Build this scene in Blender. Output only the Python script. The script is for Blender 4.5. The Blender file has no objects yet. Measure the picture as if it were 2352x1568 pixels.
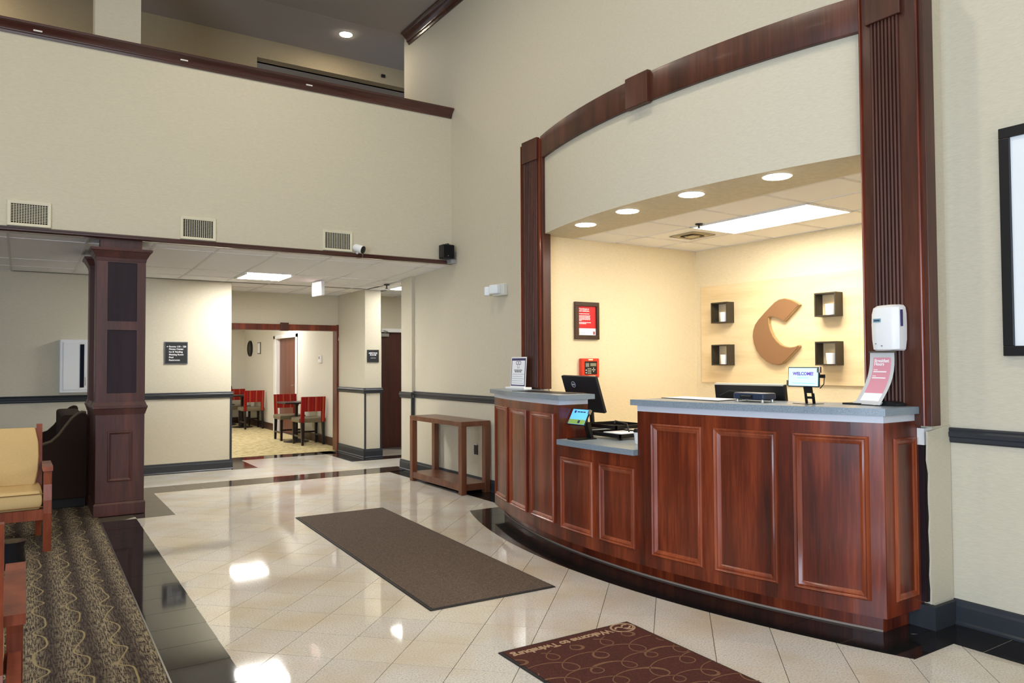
import bpy, bmesh, math, random
from mathutils import Vector, Matrix
random.seed(7)
SC = bpy.context.scene
COL = SC.collection
# ------------------------------------------------------------------ camera
CAM_H = 1.44
YAW, PITCH, ROLL, FPX = math.radians(32.996), math.radians(1.641), math.radians(-0.301), 1724.9
fw = Vector((math.sin(YAW)*math.cos(PITCH), math.cos(YAW)*math.cos(PITCH), math.sin(PITCH)))
rt = Vector((math.cos(YAW), -math.sin(YAW), 0)); up = rt.cross(fw)
rt, up = math.cos(ROLL)*rt+math.sin(ROLL)*up, -math.sin(ROLL)*rt+math.cos(ROLL)*up
cam = bpy.data.cameras.new('camera'); camo = bpy.data.objects.new('camera', cam); COL.objects.link(camo)
cam.sensor_width = 36; cam.lens = FPX/2352*36; cam.clip_start = .05; cam.clip_end = 100
M = Matrix((rt, up, -fw)).transposed().to_4x4(); M.translation = (0, 0, CAM_H); camo.matrix_world = M
SC.camera = camo
# ------------------------------------------------------------------ world, daylight, exposure
SC.view_settings.view_transform = 'Standard'; SC.view_settings.look = 'None'
SC.view_settings.gamma = 1; SC.view_settings.use_curve_mapping = False
SC.view_settings.exposure = 0.45
wd = bpy.data.worlds.new('world'); SC.world = wd; wd.use_nodes = True
wd.node_tree.nodes['Background'].inputs[0].default_value = (.75, .85, 1, 1)
wd.node_tree.nodes['Background'].inputs[1].default_value = .6
SC.cycles.use_denoising = True
try: SC.cycles.denoiser = 'OPENIMAGEDENOISE'
except Exception: pass
SC.cycles.max_bounces = 8; SC.cycles.diffuse_bounces = 5; SC.cycles.glossy_bounces = 4; SC.cycles.transmission_bounces = 6
SC.cycles.caustics_reflective = False; SC.cycles.caustics_refractive = False
SC.cycles.sample_clamp_indirect = 6
def area(name, loc, target, sx, sy, power, color):
    l = bpy.data.lights.new(name, 'AREA'); l.shape = 'RECTANGLE'; l.size = sx; l.size_y = sy; l.energy = power; l.color = color
    o = bpy.data.objects.new(name, l); COL.objects.link(o); o.location = loc
    o.rotation_euler = (Vector(target)-Vector(loc)).to_track_quat('-Z', 'Y').to_euler(); return o
# daylight entering through the window openings of the lobby (left wall and the wall behind the camera)
area('daylight_side', (-5.72, -1.4, 1.75), (5, -1.4, 1.75), 5.8, 2.9, 540, (.64, .79, 1))
area('daylight_rear', (-.6, -4.72, 2.6), (-.6, 5, 2.6), 5.8, 4.2, 120, (.90, .95, 1))

# ------------------------------------------------------------------ helpers
WL = {}
def reg(o, loc): WL[o.name] = Vector(loc); return o
def tag(o, label=None, cat=None, group=None, kind=None):
    if label: o['label'] = label
    if cat: o['category'] = cat
    if group: o['group'] = group
    if kind: o['kind'] = kind
    return o
def thing(name, label, cat, loc=(0, 0, 0), rotz=0, group=None, kind=None):
    o = bpy.data.objects.new(name, None); COL.objects.link(o); o.location = loc; o.rotation_euler = (0, 0, rotz)
    o.empty_display_size = .1
    reg(o, loc if rotz == 0 else (0, 0, 0)); tag(o, label, cat, group, kind); return o
def dup(root, loc, rotz=0, label=None, group=None):
    r = root.copy(); COL.objects.link(r); r.location = loc; r.rotation_euler = (0, 0, rotz)
    if label: r['label'] = label
    if group: r['group'] = group
    for ch in list(root.children):
        c = ch.copy(); COL.objects.link(c); c.parent = r
        for g in list(ch.children):
            d = g.copy(); COL.objects.link(d); d.parent = c
    return r
class MB:
    def __init__(s): s.v = []; s.f = []
    def add(s, vs, fs):
        n = len(s.v); s.v += [tuple(p) for p in vs]; s.f += [tuple(i+n for i in f) for f in fs]; return s
    def box(s, x0, x1, y0, y1, z0, z1):
        return s.add([(x0,y0,z0),(x1,y0,z0),(x1,y1,z0),(x0,y1,z0),(x0,y0,z1),(x1,y0,z1),(x1,y1,z1),(x0,y1,z1)],
                     [(0,3,2,1),(4,5,6,7),(0,1,5,4),(1,2,6,5),(2,3,7,6),(3,0,4,7)])
    def hexa(s, b, t):   # bottom quad, top quad
        return s.add(list(b)+list(t), [(0,3,2,1),(4,5,6,7),(0,1,5,4),(1,2,6,5),(2,3,7,6),(3,0,4,7)])
    def prism(s, poly, axis, a0, a1):
        def P(u, w, a): return {'x': (a,u,w), 'y': (u,a,w), 'z': (u,w,a)}[axis]
        n = len(poly); vs = [P(u,w,a0) for u,w in poly]+[P(u,w,a1) for u,w in poly]
        fs = [tuple(range(n))[::-1], tuple(range(n,2*n))]+[(i,(i+1)%n,n+(i+1)%n,n+i) for i in range(n)]
        return s.add(vs, fs)
    def loft(s, rings, closed=True, cap=True):
        n = len(rings[0]); vs = [p for r in rings for p in r]; fs = []
        m = n if closed else n-1
        for k in range(len(rings)-1):
            for i in range(m): fs.append((k*n+i, k*n+(i+1)%n, (k+1)*n+(i+1)%n, (k+1)*n+i))
        if cap and closed: fs.append(tuple(range(n))[::-1]); fs.append(tuple((len(rings)-1)*n+i for i in range(n)))
        return s.add(vs, fs)
    def tube(s, pts, r, n=8):
        pts = [Vector(p) for p in pts]; rings = []
        rr = r if isinstance(r, (list, tuple)) else [r]*len(pts)
        for i, p in enumerate(pts):
            t = (pts[min(i+1,len(pts)-1)]-pts[max(i-1,0)]).normalized()
            a = t.cross(Vector((0,0,1)) if abs(t.z) < .9 else Vector((1,0,0))).normalized(); b = t.cross(a)
            rings.append([tuple(p+rr[i]*(math.cos(2*math.pi*j/n)*a+math.sin(2*math.pi*j/n)*b)) for j in range(n)])
        return s.loft(rings)
    def lathe(s, prof, c=(0,0,0), n=24, axis='z'):
        rings = []
        for r, z in prof:
            ring = []
            for j in range(n):
                a = 2*math.pi*j/n; u, w = r*math.cos(a), r*math.sin(a)
                d = {'z': (u,w,z), 'x': (z,u,w), 'y': (u,z,w)}[axis]
                ring.append((c[0]+d[0], c[1]+d[1], c[2]+d[2]))
            rings.append(ring)
        return s.loft(rings)
    def xf(s, m):
        s.v = [tuple(m @ Vector(p)) for p in s.v]; return s
    def build(s, name, mat, parent=None, bevel=0, smooth=False, loc=None, local=False, seg=2):
        off = Vector((0,0,0))
        if parent is not None and not local: off = WL.get(parent.name, Vector((0,0,0)))
        if loc is not None: off = Vector(loc)
        bm = bmesh.new(); vs = [bm.verts.new(Vector(p)-off) for p in s.v]
        for f in s.f:
            try: bm.faces.new([vs[i] for i in f])
            except ValueError: pass
        bmesh.ops.recalc_face_normals(bm, faces=bm.faces)
        if bevel: bmesh.ops.bevel(bm, geom=list(bm.edges), offset=bevel, segments=seg, affect='EDGES', clamp_overlap=True, profile=.5)
        me = bpy.data.meshes.new(name); bm.to_mesh(me); bm.free()
        if smooth:
            for p in me.polygons: p.use_smooth = True
        me.materials.append(mat)
        if smooth:
            try: me.set_sharp_from_angle(angle=math.radians(35))
            except Exception: pass
        o = bpy.data.objects.new(name, me); COL.objects.link(o)
        if parent is not None: o.parent = parent; WL[o.name] = WL.get(parent.name, Vector((0,0,0)))
        if loc is not None: o.location = loc; WL[o.name] = Vector(loc)
        return o
def B(x0, x1, y0, y1, z0, z1): return MB().box(x0, x1, y0, y1, z0, z1)
def struct(name, mb, mat, parent=None, **k):
    o = mb.build(name, mat, parent, **k)
    if parent is None: o['kind'] = 'structure'
    return o
def solo(name, mb, mat, label, cat, loc, group=None, **k):
    o = mb.build(name, mat, None, loc=loc, **k); return tag(o, label, cat, group)
def lettering(body, size, mat, parent, origin, right, upv, name='lettering', align='LEFT', depth=.0008, bold=0.0, spacing=1.0, lines=1.0):
    """flat print standing a hair proud of its surface; origin in the parent's world frame, right/upv unit vectors"""
    cu = bpy.data.curves.new(name, 'FONT'); cu.body = body; cu.size = size; cu.align_x = align; cu.extrude = depth/2; cu.offset = bold
    cu.space_character = spacing; cu.space_line = lines; cu.resolution_u = 3
    t = bpy.data.objects.new('tmp', cu); COL.objects.link(t)
    dg = bpy.context.evaluated_depsgraph_get(); me = bpy.data.meshes.new_from_object(t.evaluated_get(dg))
    bpy.data.objects.remove(t); bpy.data.curves.remove(cu)
    r = Vector(right).normalized(); u = Vector(upv).normalized(); n = r.cross(u)
    mm = Matrix((r, u, n)).transposed().to_4x4(); mm.translation = Vector(origin)-WL.get(parent.name, Vector((0,0,0)))
    me.transform(mm); me.materials.clear(); me.materials.append(mat)
    o = bpy.data.objects.new(name, me); COL.objects.link(o); o.parent = parent; return o

# ------------------------------------------------------------------ materials
def srgb(r, g, b):
    f = lambda c: (c/255/12.92 if c/255 <= .04045 else ((c/255+.055)/1.055)**2.4)
    return (f(r), f(g), f(b), 1)
def mat(name, col, rough=.6, metal=0, spec=.5, coat=0, emit=None, estr=0, trans=0, ior=1.45):
    m = bpy.data.materials.new(name); m.use_nodes = True; b = m.node_tree.nodes['Principled BSDF']
    b.inputs['Base Color'].default_value = col; b.inputs['Roughness'].default_value = rough; b.inputs['Metallic'].default_value = metal
    b.inputs['Specular IOR Level'].default_value = spec; b.inputs['Coat Weight'].default_value = coat; b.inputs['Coat Roughness'].default_value = .15
    b.inputs['IOR'].default_value = ior; b.inputs['Transmission Weight'].default_value = trans
    if emit: b.inputs['Emission Color'].default_value = emit; b.inputs['Emission Strength'].default_value = estr
    return m
def N(m, t, **kw):
    n = m.node_tree.nodes.new(t)
    for k, v in kw.items():
        if k in n.inputs: n.inputs[k].default_value = v
        else: setattr(n, k, v)
    return n
def L(m, a, b): m.node_tree.links.new(a, b)
def bsdf(m): return m.node_tree.nodes['Principled BSDF']
def coords(m, scale=(1,1,1), space='Generated', rot=(0,0,0)):
    tc = N(m, 'ShaderNodeTexCoord'); mp = N(m, 'ShaderNodeMapping'); mp.inputs['Scale'].default_value = scale; mp.inputs['Rotation'].default_value = rot
    if space == 'World':
        g = N(m, 'ShaderNodeNewGeometry'); L(m, g.outputs['Position'], mp.inputs['Vector'])
    else: L(m, tc.outputs[space], mp.inputs['Vector'])
    return mp.outputs['Vector']
def ramp(m, fac, stops):
    r = N(m, 'ShaderNodeValToRGB'); e = r.color_ramp.elements
    while len(e) < len(stops): e.new(.5)
    for el, (p, c) in zip(e, stops): el.position = p; el.color = c
    L(m, fac, r.inputs[0]); return r.outputs[0]
def mixc(m, fac, a, b, mode='MIX'):
    x = N(m, 'ShaderNodeMix', data_type='RGBA', blend_type=mode)
    for s, v in ((x.inputs[0], fac), (x.inputs[6], a), (x.inputs[7], b)):
        if hasattr(v, 'links'): L(m, v, s)
        else: s.default_value = v
    return x.outputs[2]
def bump(m, h, strength=.2, dist=.01):
    b = N(m, 'ShaderNodeBump'); b.inputs['Strength'].default_value = strength; b.inputs['Distance'].default_value = dist
    L(m, h, b.inputs['Height']); L(m, b.outputs[0], bsdf(m).inputs['Normal'])
def wallpaper(name, c, var=.05):
    m = mat(name, c, .62, spec=.3)
    v = coords(m, (14, 14, 160), 'World'); n = N(m, 'ShaderNodeTexNoise', Scale=2.0, Detail=3.0); L(m, v, n.inputs['Vector'])
    d = tuple(x*(1-var*1.6) for x in c[:3])+(1,); e = tuple(min(1, x*(1+var)) for x in c[:3])+(1,)
    L(m, ramp(m, n.outputs[0], [(.3, d), (.7, e)]), bsdf(m).inputs['Base Color']); bump(m, n.outputs[0], .12, .002); return m
def wood(name, c0, c1, c2, rough=.35, coat=.25, scale=(5, 5, .5), spec=.5):
    m = mat(name, c1, rough, coat=coat, spec=spec)
    v = coords(m, scale, 'World')
    n1 = N(m, 'ShaderNodeTexNoise', Scale=1.3, Detail=4.0, Roughness=.6); L(m, v, n1.inputs['Vector'])
    v2 = coords(m, tuple(s*9 for s in scale[:2])+(scale[2]*5,) if scale[2] < 1 else tuple(s*7 for s in scale), 'World')
    n2 = N(m, 'ShaderNodeTexNoise', Scale=2.0, Detail=3.0); L(m, v2, n2.inputs['Vector'])
    a = N(m, 'ShaderNodeMath', operation='MULTIPLY_ADD'); a.inputs[1].default_value = .22; L(m, n2.outputs[0], a.inputs[0])
    s = N(m, 'ShaderNodeMath', operation='MULTIPLY'); s.inputs[1].default_value = .78; L(m, n1.outputs[0], s.inputs[0]); L(m, s.outputs[0], a.inputs[2])
    L(m, ramp(m, a.outputs[0], [(.33, c0), (.5, c1), (.68, c2)]), bsdf(m).inputs['Base Color']); bump(m, n2.outputs[0], .05, .001); return m
def granite(name, cols, rough=.1, scale=90, rand=0.0, spec=.5, stain=None):
    m = mat(name, cols[1], rough, spec=spec)
    v = coords(m, (1, 1, 1), 'World')
    n = N(m, 'ShaderNodeTexNoise', Scale=scale, Detail=5.0, Roughness=.75); L(m, v, n.inputs['Vector'])
    c = ramp(m, n.outputs[0], [(.34, cols[0]), (.46, cols[1]), (.62, cols[2])])
    n3 = N(m, 'ShaderNodeTexNoise', Scale=2.2, Detail=2.0); L(m, v, n3.inputs['Vector'])
    c = mixc(m, ramp(m, n3.outputs[0], [(.42, (0,0,0,1)), (.72, (.6,.6,.6,1))]), c, cols[3] if len(cols) > 3 else cols[1])
    if rand:
        oi = N(m, 'ShaderNodeObjectInfo'); c = mixc(m, 1.0, c, ramp(m, oi.outputs['Random'], [(0, (1-rand,)*3+(1,)), (.55, (1, 1, 1, 1)), (1, (1+rand*.3, 1, 1-rand*1.1, 1))]), 'MULTIPLY')
    L(m, c, bsdf(m).inputs['Base Color']); return m
def fabric(name, c, var=.15, scale=220, rough=.9):
    m = mat(name, c, rough, spec=.2); v = coords(m, (1,1,1), 'Object')
    n = N(m, 'ShaderNodeTexNoise', Scale=scale, Detail=2.0); L(m, v, n.inputs['Vector'])
    d = tuple(x*(1-var) for x in c[:3])+(1,); e = tuple(min(1, x*(1+var)) for x in c[:3])+(1,)
    L(m, ramp(m, n.outputs[0], [(.3, d), (.7, e)]), bsdf(m).inputs['Base Color']); bump(m, n.outputs[0], .2, .002); return m
def emissive(name, col, s):
    m = mat(name, (.9, .9, .9, 1), .5, emit=col, estr=s); return m

WALLP = wallpaper('beige woven wallpaper', srgb(203, 195, 174))
WALLA = wallpaper('lamp-tinted alcove wallpaper', srgb(230, 214, 178))  # brighter and yellower; the alcove's warm lamplight is put into the colour
WALLB = wallpaper('breakfast room paint', srgb(222, 218, 206))
CEILM = mat('acoustic tile', srgb(245, 245, 246), .9, spec=.1)
GRIDM = mat('ceiling grid paint', srgb(226, 224, 222), .7)
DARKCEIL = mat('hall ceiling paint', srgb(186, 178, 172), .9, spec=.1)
RAIL = mat('dark slate paint', srgb(46, 49, 54), .42)
MAHO = wood('red mahogany', srgb(58, 19, 9), srgb(100, 36, 16), srgb(146, 64, 30), .3, .2)
MAHOF = wood('mahogany panel field', srgb(56, 20, 12), srgb(98, 37, 18), srgb(142, 62, 30), .3, .25)
MAHOM = wood('mahogany moulding', srgb(88, 34, 16), srgb(130, 56, 28), srgb(164, 82, 44), .3, .2)
DKMAHO = wood('dark mahogany frame', srgb(52, 26, 18), srgb(73, 38, 26), srgb(97, 53, 37), .42, .06)
COLW = wood('plum stained column wood', srgb(56, 31, 31), srgb(74, 41, 38), srgb(100, 55, 46), .42, .1)
COLP = wood('blackish column panel', srgb(34, 25, 32), srgb(42, 31, 39), srgb(50, 37, 46), .6, .0, spec=.3)
CROWN = wood('dark crown wood', srgb(50, 26, 23), srgb(68, 36, 31), srgb(88, 48, 40), .22, .4, scale=(.5, 5, 5))
TBLW = wood('brown table wood', srgb(74, 42, 27), srgb(100, 58, 38), srgb(124, 76, 50), .35, .2)
CHRW = wood('cherry chair wood', srgb(96, 42, 26), srgb(130, 62, 38), srgb(158, 82, 52), .32, .3)
GRAN_L = granite('beige polished granite', [srgb(158, 148, 136), srgb(205, 200, 192), srgb(223, 219, 213), srgb(194, 176, 142)], .05, 110, .05)
GRAN_K = granite('black polished granite', [srgb(16, 15, 16), srgb(25, 24, 25), srgb(44, 42, 42), srgb(22, 21, 22)], .06, 150)
GRAN_K_WARM = granite('black granite with warm reflection tint', [srgb(40, 33, 30), srgb(56, 47, 43), srgb(78, 67, 60), srgb(50, 42, 38)], .07, 150)  # black granite again, with the warm walls' reflection put into the colour
GRAN_C = granite('grey blue counter laminate', [srgb(92, 104, 114), srgb(122, 136, 147), srgb(158, 169, 178), srgb(116, 130, 142)], .28, 260)  # grey-blue, shifted bluer with the daylight cast put into the colour
GROUT = mat('grout', srgb(84, 75, 64), .9)
HALLW = wallpaper('dimmed hall wallpaper', srgb(172, 155, 124))  # darker tan; the dimness of the upstairs hall is put into the colour
WHITE = mat('white plastic', srgb(238, 238, 238), .35)
WHITEP = mat('white trim paint', srgb(240, 240, 238), .4)
LAM = mat('pale blue laminate band', srgb(205, 208, 216), .4)
BLACK = mat('black plastic', srgb(20, 20, 22), .4)
BLACKM = mat('black metal', srgb(24, 23, 24), .35, metal=.2)
PAPER = mat('white paper', srgb(246, 246, 248), .7)
STEEL = mat('brushed steel', srgb(190, 190, 186), .3, metal=1)
# ------------------------------------------------------------------ key planes (metres, camera over the origin)
XL, XR, XF = 4.40, 4.31, 4.11          # side wall beyond the desk, right wall, front of the reception frame
YA, YB, YC = 8.13, 10.83, 12.08        # balcony face, wall under the balcony, breakfast room opening
ZH = 2.655                             # reception ceiling
ZTOP = 5.97                            # lobby ceiling
def zceil(y): return 2.655-(y-8.13)*.04 if y < 10 else 2.58
SLAB = mat('concrete slab', srgb(104, 94, 80), .9)
floor = struct('floor', B(-5.8, 9, -4.8, 20, -.3, -.004), GROUT)
# ------------------------------------------------------------------ lobby shell
struct('wall_right', B(XR, XR+.3, -4.8, 2.187, 0, ZTOP), WALLP)
struct('wall_reception', MB().box(XL, XL+.18, 6.1, 9.5, 0, ZTOP).box(XL, XL+.18, 1.9, 6.1, 3.5, ZTOP)
       .box(XF, XL+.05, 5.83, 6.1, 0, 3.5).box(4.13, XL+.05, 2.187, 2.45, 0, 1.1).box(XF, XL+.05, 2.187, 2.45, 1.1, 3.5).box(XF, XR+.01, 2.187, 2.25, 3.5, ZTOP), WALLP)
struct('wall_rear', MB().box(-5.8, -3.6, -4.8, -4.6, 0, ZTOP).box(2.4, 4.6, -4.8, -4.6, 0, ZTOP).box(-3.6, 2.4, -4.8, -4.6, 0, .5)
       .box(-3.6, 2.4, -4.8, -4.6, 4.75, ZTOP), WALLP)
struct('wall_left', MB().box(-5.8, -5.6, -4.8, -4.3, 0, ZTOP).box(-5.8, -5.6, 1.5, 11, 0, ZTOP).box(-5.8, -5.6, -4.3, 1.5, 0, .25)
       .box(-5.8, -5.6, -4.3, 1.5, 3.25, ZTOP), WALLP)
WF = mat('window frame paint', srgb(70, 66, 62), .5)
def window(n, axis, c, a0, a1, z0, z1, nv):
    w = MB()
    def bar(p0, p1, q0, q1):
        if axis == 'x': w.box(c-.04, c+.04, p0, p1, q0, q1)
        else: w.box(p0, p1, c-.04, c+.04, q0, q1)
    bar(a0, a1, z0, z0+.07); bar(a0, a1, z1-.07, z1)
    for k in range(nv+1):
        p = a0+(a1-a0-.06)*k/nv; bar(p, p+.06, z0, z1)
    struct('window_%d' % n, w, WF)
window(1, 'x', -5.62, -4.3, 1.5, .25, 3.25, 4); window(2, 'y', -4.62, -3.6, 2.4, .5, 4.75, 4)
struct('ceiling', B(-5.8, 4.6, -4.8, 9.42, ZTOP, ZTOP+.1), mat('lobby ceiling paint', srgb(176, 168, 160), .9, spec=.1))
# balcony front and the soffit edge under it
struct('wall_balcony', MB().box(-5.8, XL, YA, YA+.16, 2.655, 4.56), WALLP)
def crown_profile(y0, z0, d, h):      # ogee, projecting towards -axis from y0
    return [(y0+.01, z0), (y0-.012*d/.08, z0), (y0-.016*d/.08, z0+.16*h), (y0-.026*d/.08, z0+.22*h), (y0-.032*d/.08, z0+.42*h), (y0-.05*d/.08, z0+.62*h),
            (y0-.062*d/.08, z0+.70*h), (y0-.066*d/.08, z0+.78*h), (y0-.08*d/.08, z0+.82*h), (y0-.082*d/.08, z0+.94*h), (y0-.076*d/.08, z0+h), (y0+.17 if d < .1 else y0+.01, z0+h)]
struct('trim_1', MB().prism(crown_profile(YA, 4.462, .085, .112), 'x', -5.6, XL-.005), CROWN, smooth=True)
lowp = [(YA+.02, 2.652), (YA-.022, 2.652), (YA-.034, 2.664), (YA-.034, 2.678), (YA-.022, 2.684), (YA-.024, 2.696), (YA-.008, 2.703), (YA+.02, 2.703)]
struct('trim_2', MB().prism(lowp, 'x', -5.6, XL-.005), CROWN)
cp = [(XL-(YA-p), z) for p, z in crown_profile(YA, 5.822, .13, .148)]
struct('trim_3', MB().prism(cp, 'y', -4.6, 9.33), CROWN, smooth=True)
CLIP = mat('white tape', srgb(225, 220, 215), .5)
for i, (px, lab) in enumerate([(.07, 'white tape tab stuck on balcony crown near the upper pillar'), (1.32, 'white tape tab stuck midway along balcony crown'), (2.60, 'white tape tab on balcony crown below the upstairs downlight')]):
    solo('tape_tab', MB().box(px-.035, px+.035, YA-.055, YA-.046, 4.505, 4.517), CLIP, lab, 'tape', (px, YA-.05, 4.505), 'tape tabs on the balcony crown')
# ------------------------------------------------------------------ under the balcony
struct('wall_back', MB().box(-5.8, 2.40, YB, YB+.14, 0, 2.7), WALLP)
struct('wall_partition', MB().box(4.385, 4.645, 10.90, YC, 0, 2.7).box(4.645, 4.75, YC-.12, YC, 0, 2.7), WALLP)   # pier with the meeting room sign
struct('wall_opening', MB().box(-2, 4.45, YC, YC+.14, 2.05, 2.7).box(4.45, 4.9, YC, YC+.14, 0, 2.7).box(-2, 1.2, YC, YC+.14, 0, 2.05), WALLP)
struct('wall_corridor', MB().box(4.64, 5.03, 11.86, 11.99, 0, 2.7).box(5.95, 9, 11.86, 11.99, 0, 2.7).box(5.03, 5.95, 11.86, 11.99, 2.03, 2.7)
       .box(8.9, 9, 9.5, 11.9, 0, 2.7).box(4.58, 9, 9.5, 9.6, 0, 2.7), WALLP)
struct('wall_end', B(XL-.04, XL, 9.185, 9.52, 0, 2.66), WALLP)                  # shallow return at the end of the side wall
# breakfast room
XW = 4.56
struct('wall_breakfast', MB().box(XW, XW+.1, 12.2, 14.93, 0, 2.6).box(XW, XW+.1, 16.45, 19.3, 0, 2.6).box(XW, XW+.1, 14.93, 16.45, 2.02, 2.6)
       .box(-1.1, 4.7, 19.2, 19.3, 0, 2.6).box(-1.2, -1.1, 12.2, 19.3, 0, 2.6), WALLB)
# upstairs hall
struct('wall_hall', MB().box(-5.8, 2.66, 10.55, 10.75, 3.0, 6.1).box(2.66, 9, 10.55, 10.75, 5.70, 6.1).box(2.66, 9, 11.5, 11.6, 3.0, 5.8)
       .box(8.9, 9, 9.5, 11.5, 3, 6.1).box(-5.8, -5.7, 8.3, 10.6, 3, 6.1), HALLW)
struct('ceiling_hall', MB().box(-5.8, 9, 9.42, 10.8, 5.969, 6.08).box(2.6, 9, 10.7, 11.6, 5.70, 5.75), DARKCEIL)
struct('floor_hall', MB().box(-5.8, XL, YA+.16, 11.6, 2.9, 3.0).box(XL, 9, 9.5, 11.6, 2.9, 3.0), SLAB)
struct('wall_pillar', B(.565, .985, 8.62, 8.92, 3.0, ZTOP), WALLP)
# ------------------------------------------------------------------ reception alcove
struct('wall_alcove', MB().box(4.2, 6.35, 5.815, 5.828, 0, 2.9).box(XL+.1, 6.35, 5.84, 5.97, 0, 2.9).box(6.192, 6.35, 1.9, 5.9, 0, 2.9).box(4.41, 6.35, 1.9, 2.05, 0, 2.9), WALLA)
# ceilings made of lay-in tiles on a grid
def ceiling_grid(name, xs, ys, zf, skip=(), tmat=CEILM, zt=.006):
    c = MB()
    for x in xs: 
        for j in range(len(ys)-1): c.hexa([(x-.012,ys[j],zf(ys[j])-.001),(x+.012,ys[j],zf(ys[j])-.001),(x+.012,ys[j+1],zf(ys[j+1])-.001),(x-.012,ys[j+1],zf(ys[j+1])-.001)],
                                          [(x-.012,ys[j],zf(ys[j])+.03),(x+.012,ys[j],zf(ys[j])+.03),(x+.012,ys[j+1],zf(ys[j+1])+.03),(x-.012,ys[j+1],zf(ys[j+1])+.03)])
    for y in ys: c.box(xs[0], xs[-1], y-.012, y+.012, zf(y)-.001, zf(y)+.03)
    for j in range(len(ys)-1):
        c.hexa([(xs[0],ys[j],zf(ys[j])+.03),(xs[-1],ys[j],zf(ys[j])+.03),(xs[-1],ys[j+1],zf(ys[j+1])+.03),(xs[0],ys[j+1],zf(ys[j+1])+.03)],
               [(xs[0],ys[j],zf(ys[j])+.06),(xs[-1],ys[j],zf(ys[j])+.06),(xs[-1],ys[j+1],zf(ys[j+1])+.06),(xs[0],ys[j+1],zf(ys[j+1])+.06)])
    root = struct(name, c, GRIDM)
    for i in range(len(xs)-1):
        for j in range(len(ys)-1):
            if (i, j) in skip: continue
            a, b, p, q = xs[i]+.010, xs[i+1]-.010, ys[j]+.010, ys[j+1]-.010; zp, zq = zf(ys[j])+.004, zf(ys[j+1])+.004
            MB().hexa([(a,p,zp),(b,p,zp),(b,q,zq),(a,q,zq)], [(a,p,zp+.015),(b,p,zp+.015),(b,q,zq+.015),(a,q,zq+.015)]).build('ceiling_tile', tmat, root)
    return root
rx = [3.7, 4.515, 5.035, 5.62, 6.19]; ry = [2.05, 2.36, 2.965, 3.57, 4.175, 4.78, 5.39, 5.815]
# soffit band that carries the four downlights, bowed like the header, then the lay-in tiles
HC, HR, HY = 9.5056, 5.6326, 4.165            # centre x, radius and middle of the bowed header
def hx(y, r=HR): return HC-math.sqrt(r*r-(y-HY)**2)
ys = [2.50+(5.80-2.50)*k/24 for k in range(25)]
so = MB(); so.loft([[(hx(y)+.004, y, ZH), (4.503, y, ZH), (4.503, y, ZH+.05), (hx(y)+.004, y, ZH+.05)] for y in ys])
struct('ceiling_soffit', so, CEILM)
ceiling_grid('ceiling_reception', [4.515, 5.035, 5.62, 6.19], ry, lambda y: ZH, skip={(1, 3), (1, 4)})
ux = [-1.36, -.75, -.14, .50, 1.09, 1.70, 2.305, 2.915, 3.525, 4.135, 4.40]
uy = [8.17, 8.46, 9.68, 10.29, 10.83]
ceiling_grid('ceiling_balcony', ux, uy, zceil, skip={(6, 2)})
ceiling_grid('ceiling_corridor', [-.14, .50, 1.09, 1.70, 2.305, 2.915, 3.525, 4.135, 4.75], [10.83, 11.44, 12.08], lambda y: 2.58)
ceiling_grid('ceiling_meeting', [4.40, 4.68, 5.29, 5.97, 6.58], [9.6, 10.05, 10.66, 11.27, 11.86], lambda y: 2.58, skip={(1, 1)})
struct('ceiling_breakfast', B(-1.1, 4.6, 12.2, 19.2, 2.58, 2.65), CEILM)
# bowed header over the desk opening with its wooden cornice
def bow(r, z0, z1, y0, y1, back=XL+.02, n=26):
    m = MB(); yy = [y0+(y1-y0)*k/n for k in range(n+1)]
    return m.loft([[(hx(y, r), y, z0), (back, y, z0), (back, y, z1), (hx(y, r), y, z1)] for y in yy])
struct('wall_header', bow(HR, ZH-.001, 3.40, 2.45, 5.83, back=4.5), WALLP, smooth=False)
def bow_profile(prof, y0, y1, n=28):
    m = MB(); yy = [y0+(y1-y0)*k/n for k in range(n+1)]
    return m.loft([[(hx(y, HR+d), y, z) for d, z in prof] for y in yy])
cor = thing('cornice', 'bowed dark mahogany cornice board spanning above the reception desk opening', 'cornice', (3.87, HY, 3.37), kind='thing')
bow_profile([(-.06, 3.37), (.03, 3.37), (.034, 3.376), (.034, 3.575), (.03, 3.583), (-.06, 3.583)], 2.5, 5.76).build('board', DKMAHO, cor, smooth=True)
bow_profile([(.02, 3.357), (.056, 3.357), (.06, 3.362), (.06, 3.588), (.056, 3.594), (.02, 3.594)], 4.035, 4.275, 3).build('keystone', DKMAHO, cor)
for y0, y1 in ((2.505, 2.535), (5.725, 5.745)):
    B(hx((y0+y1)/2)-.03, hx((y0+y1)/2)+.08, y0, y1, ZH, 3.37).build('side_strip', DKMAHO, cor)
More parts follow.
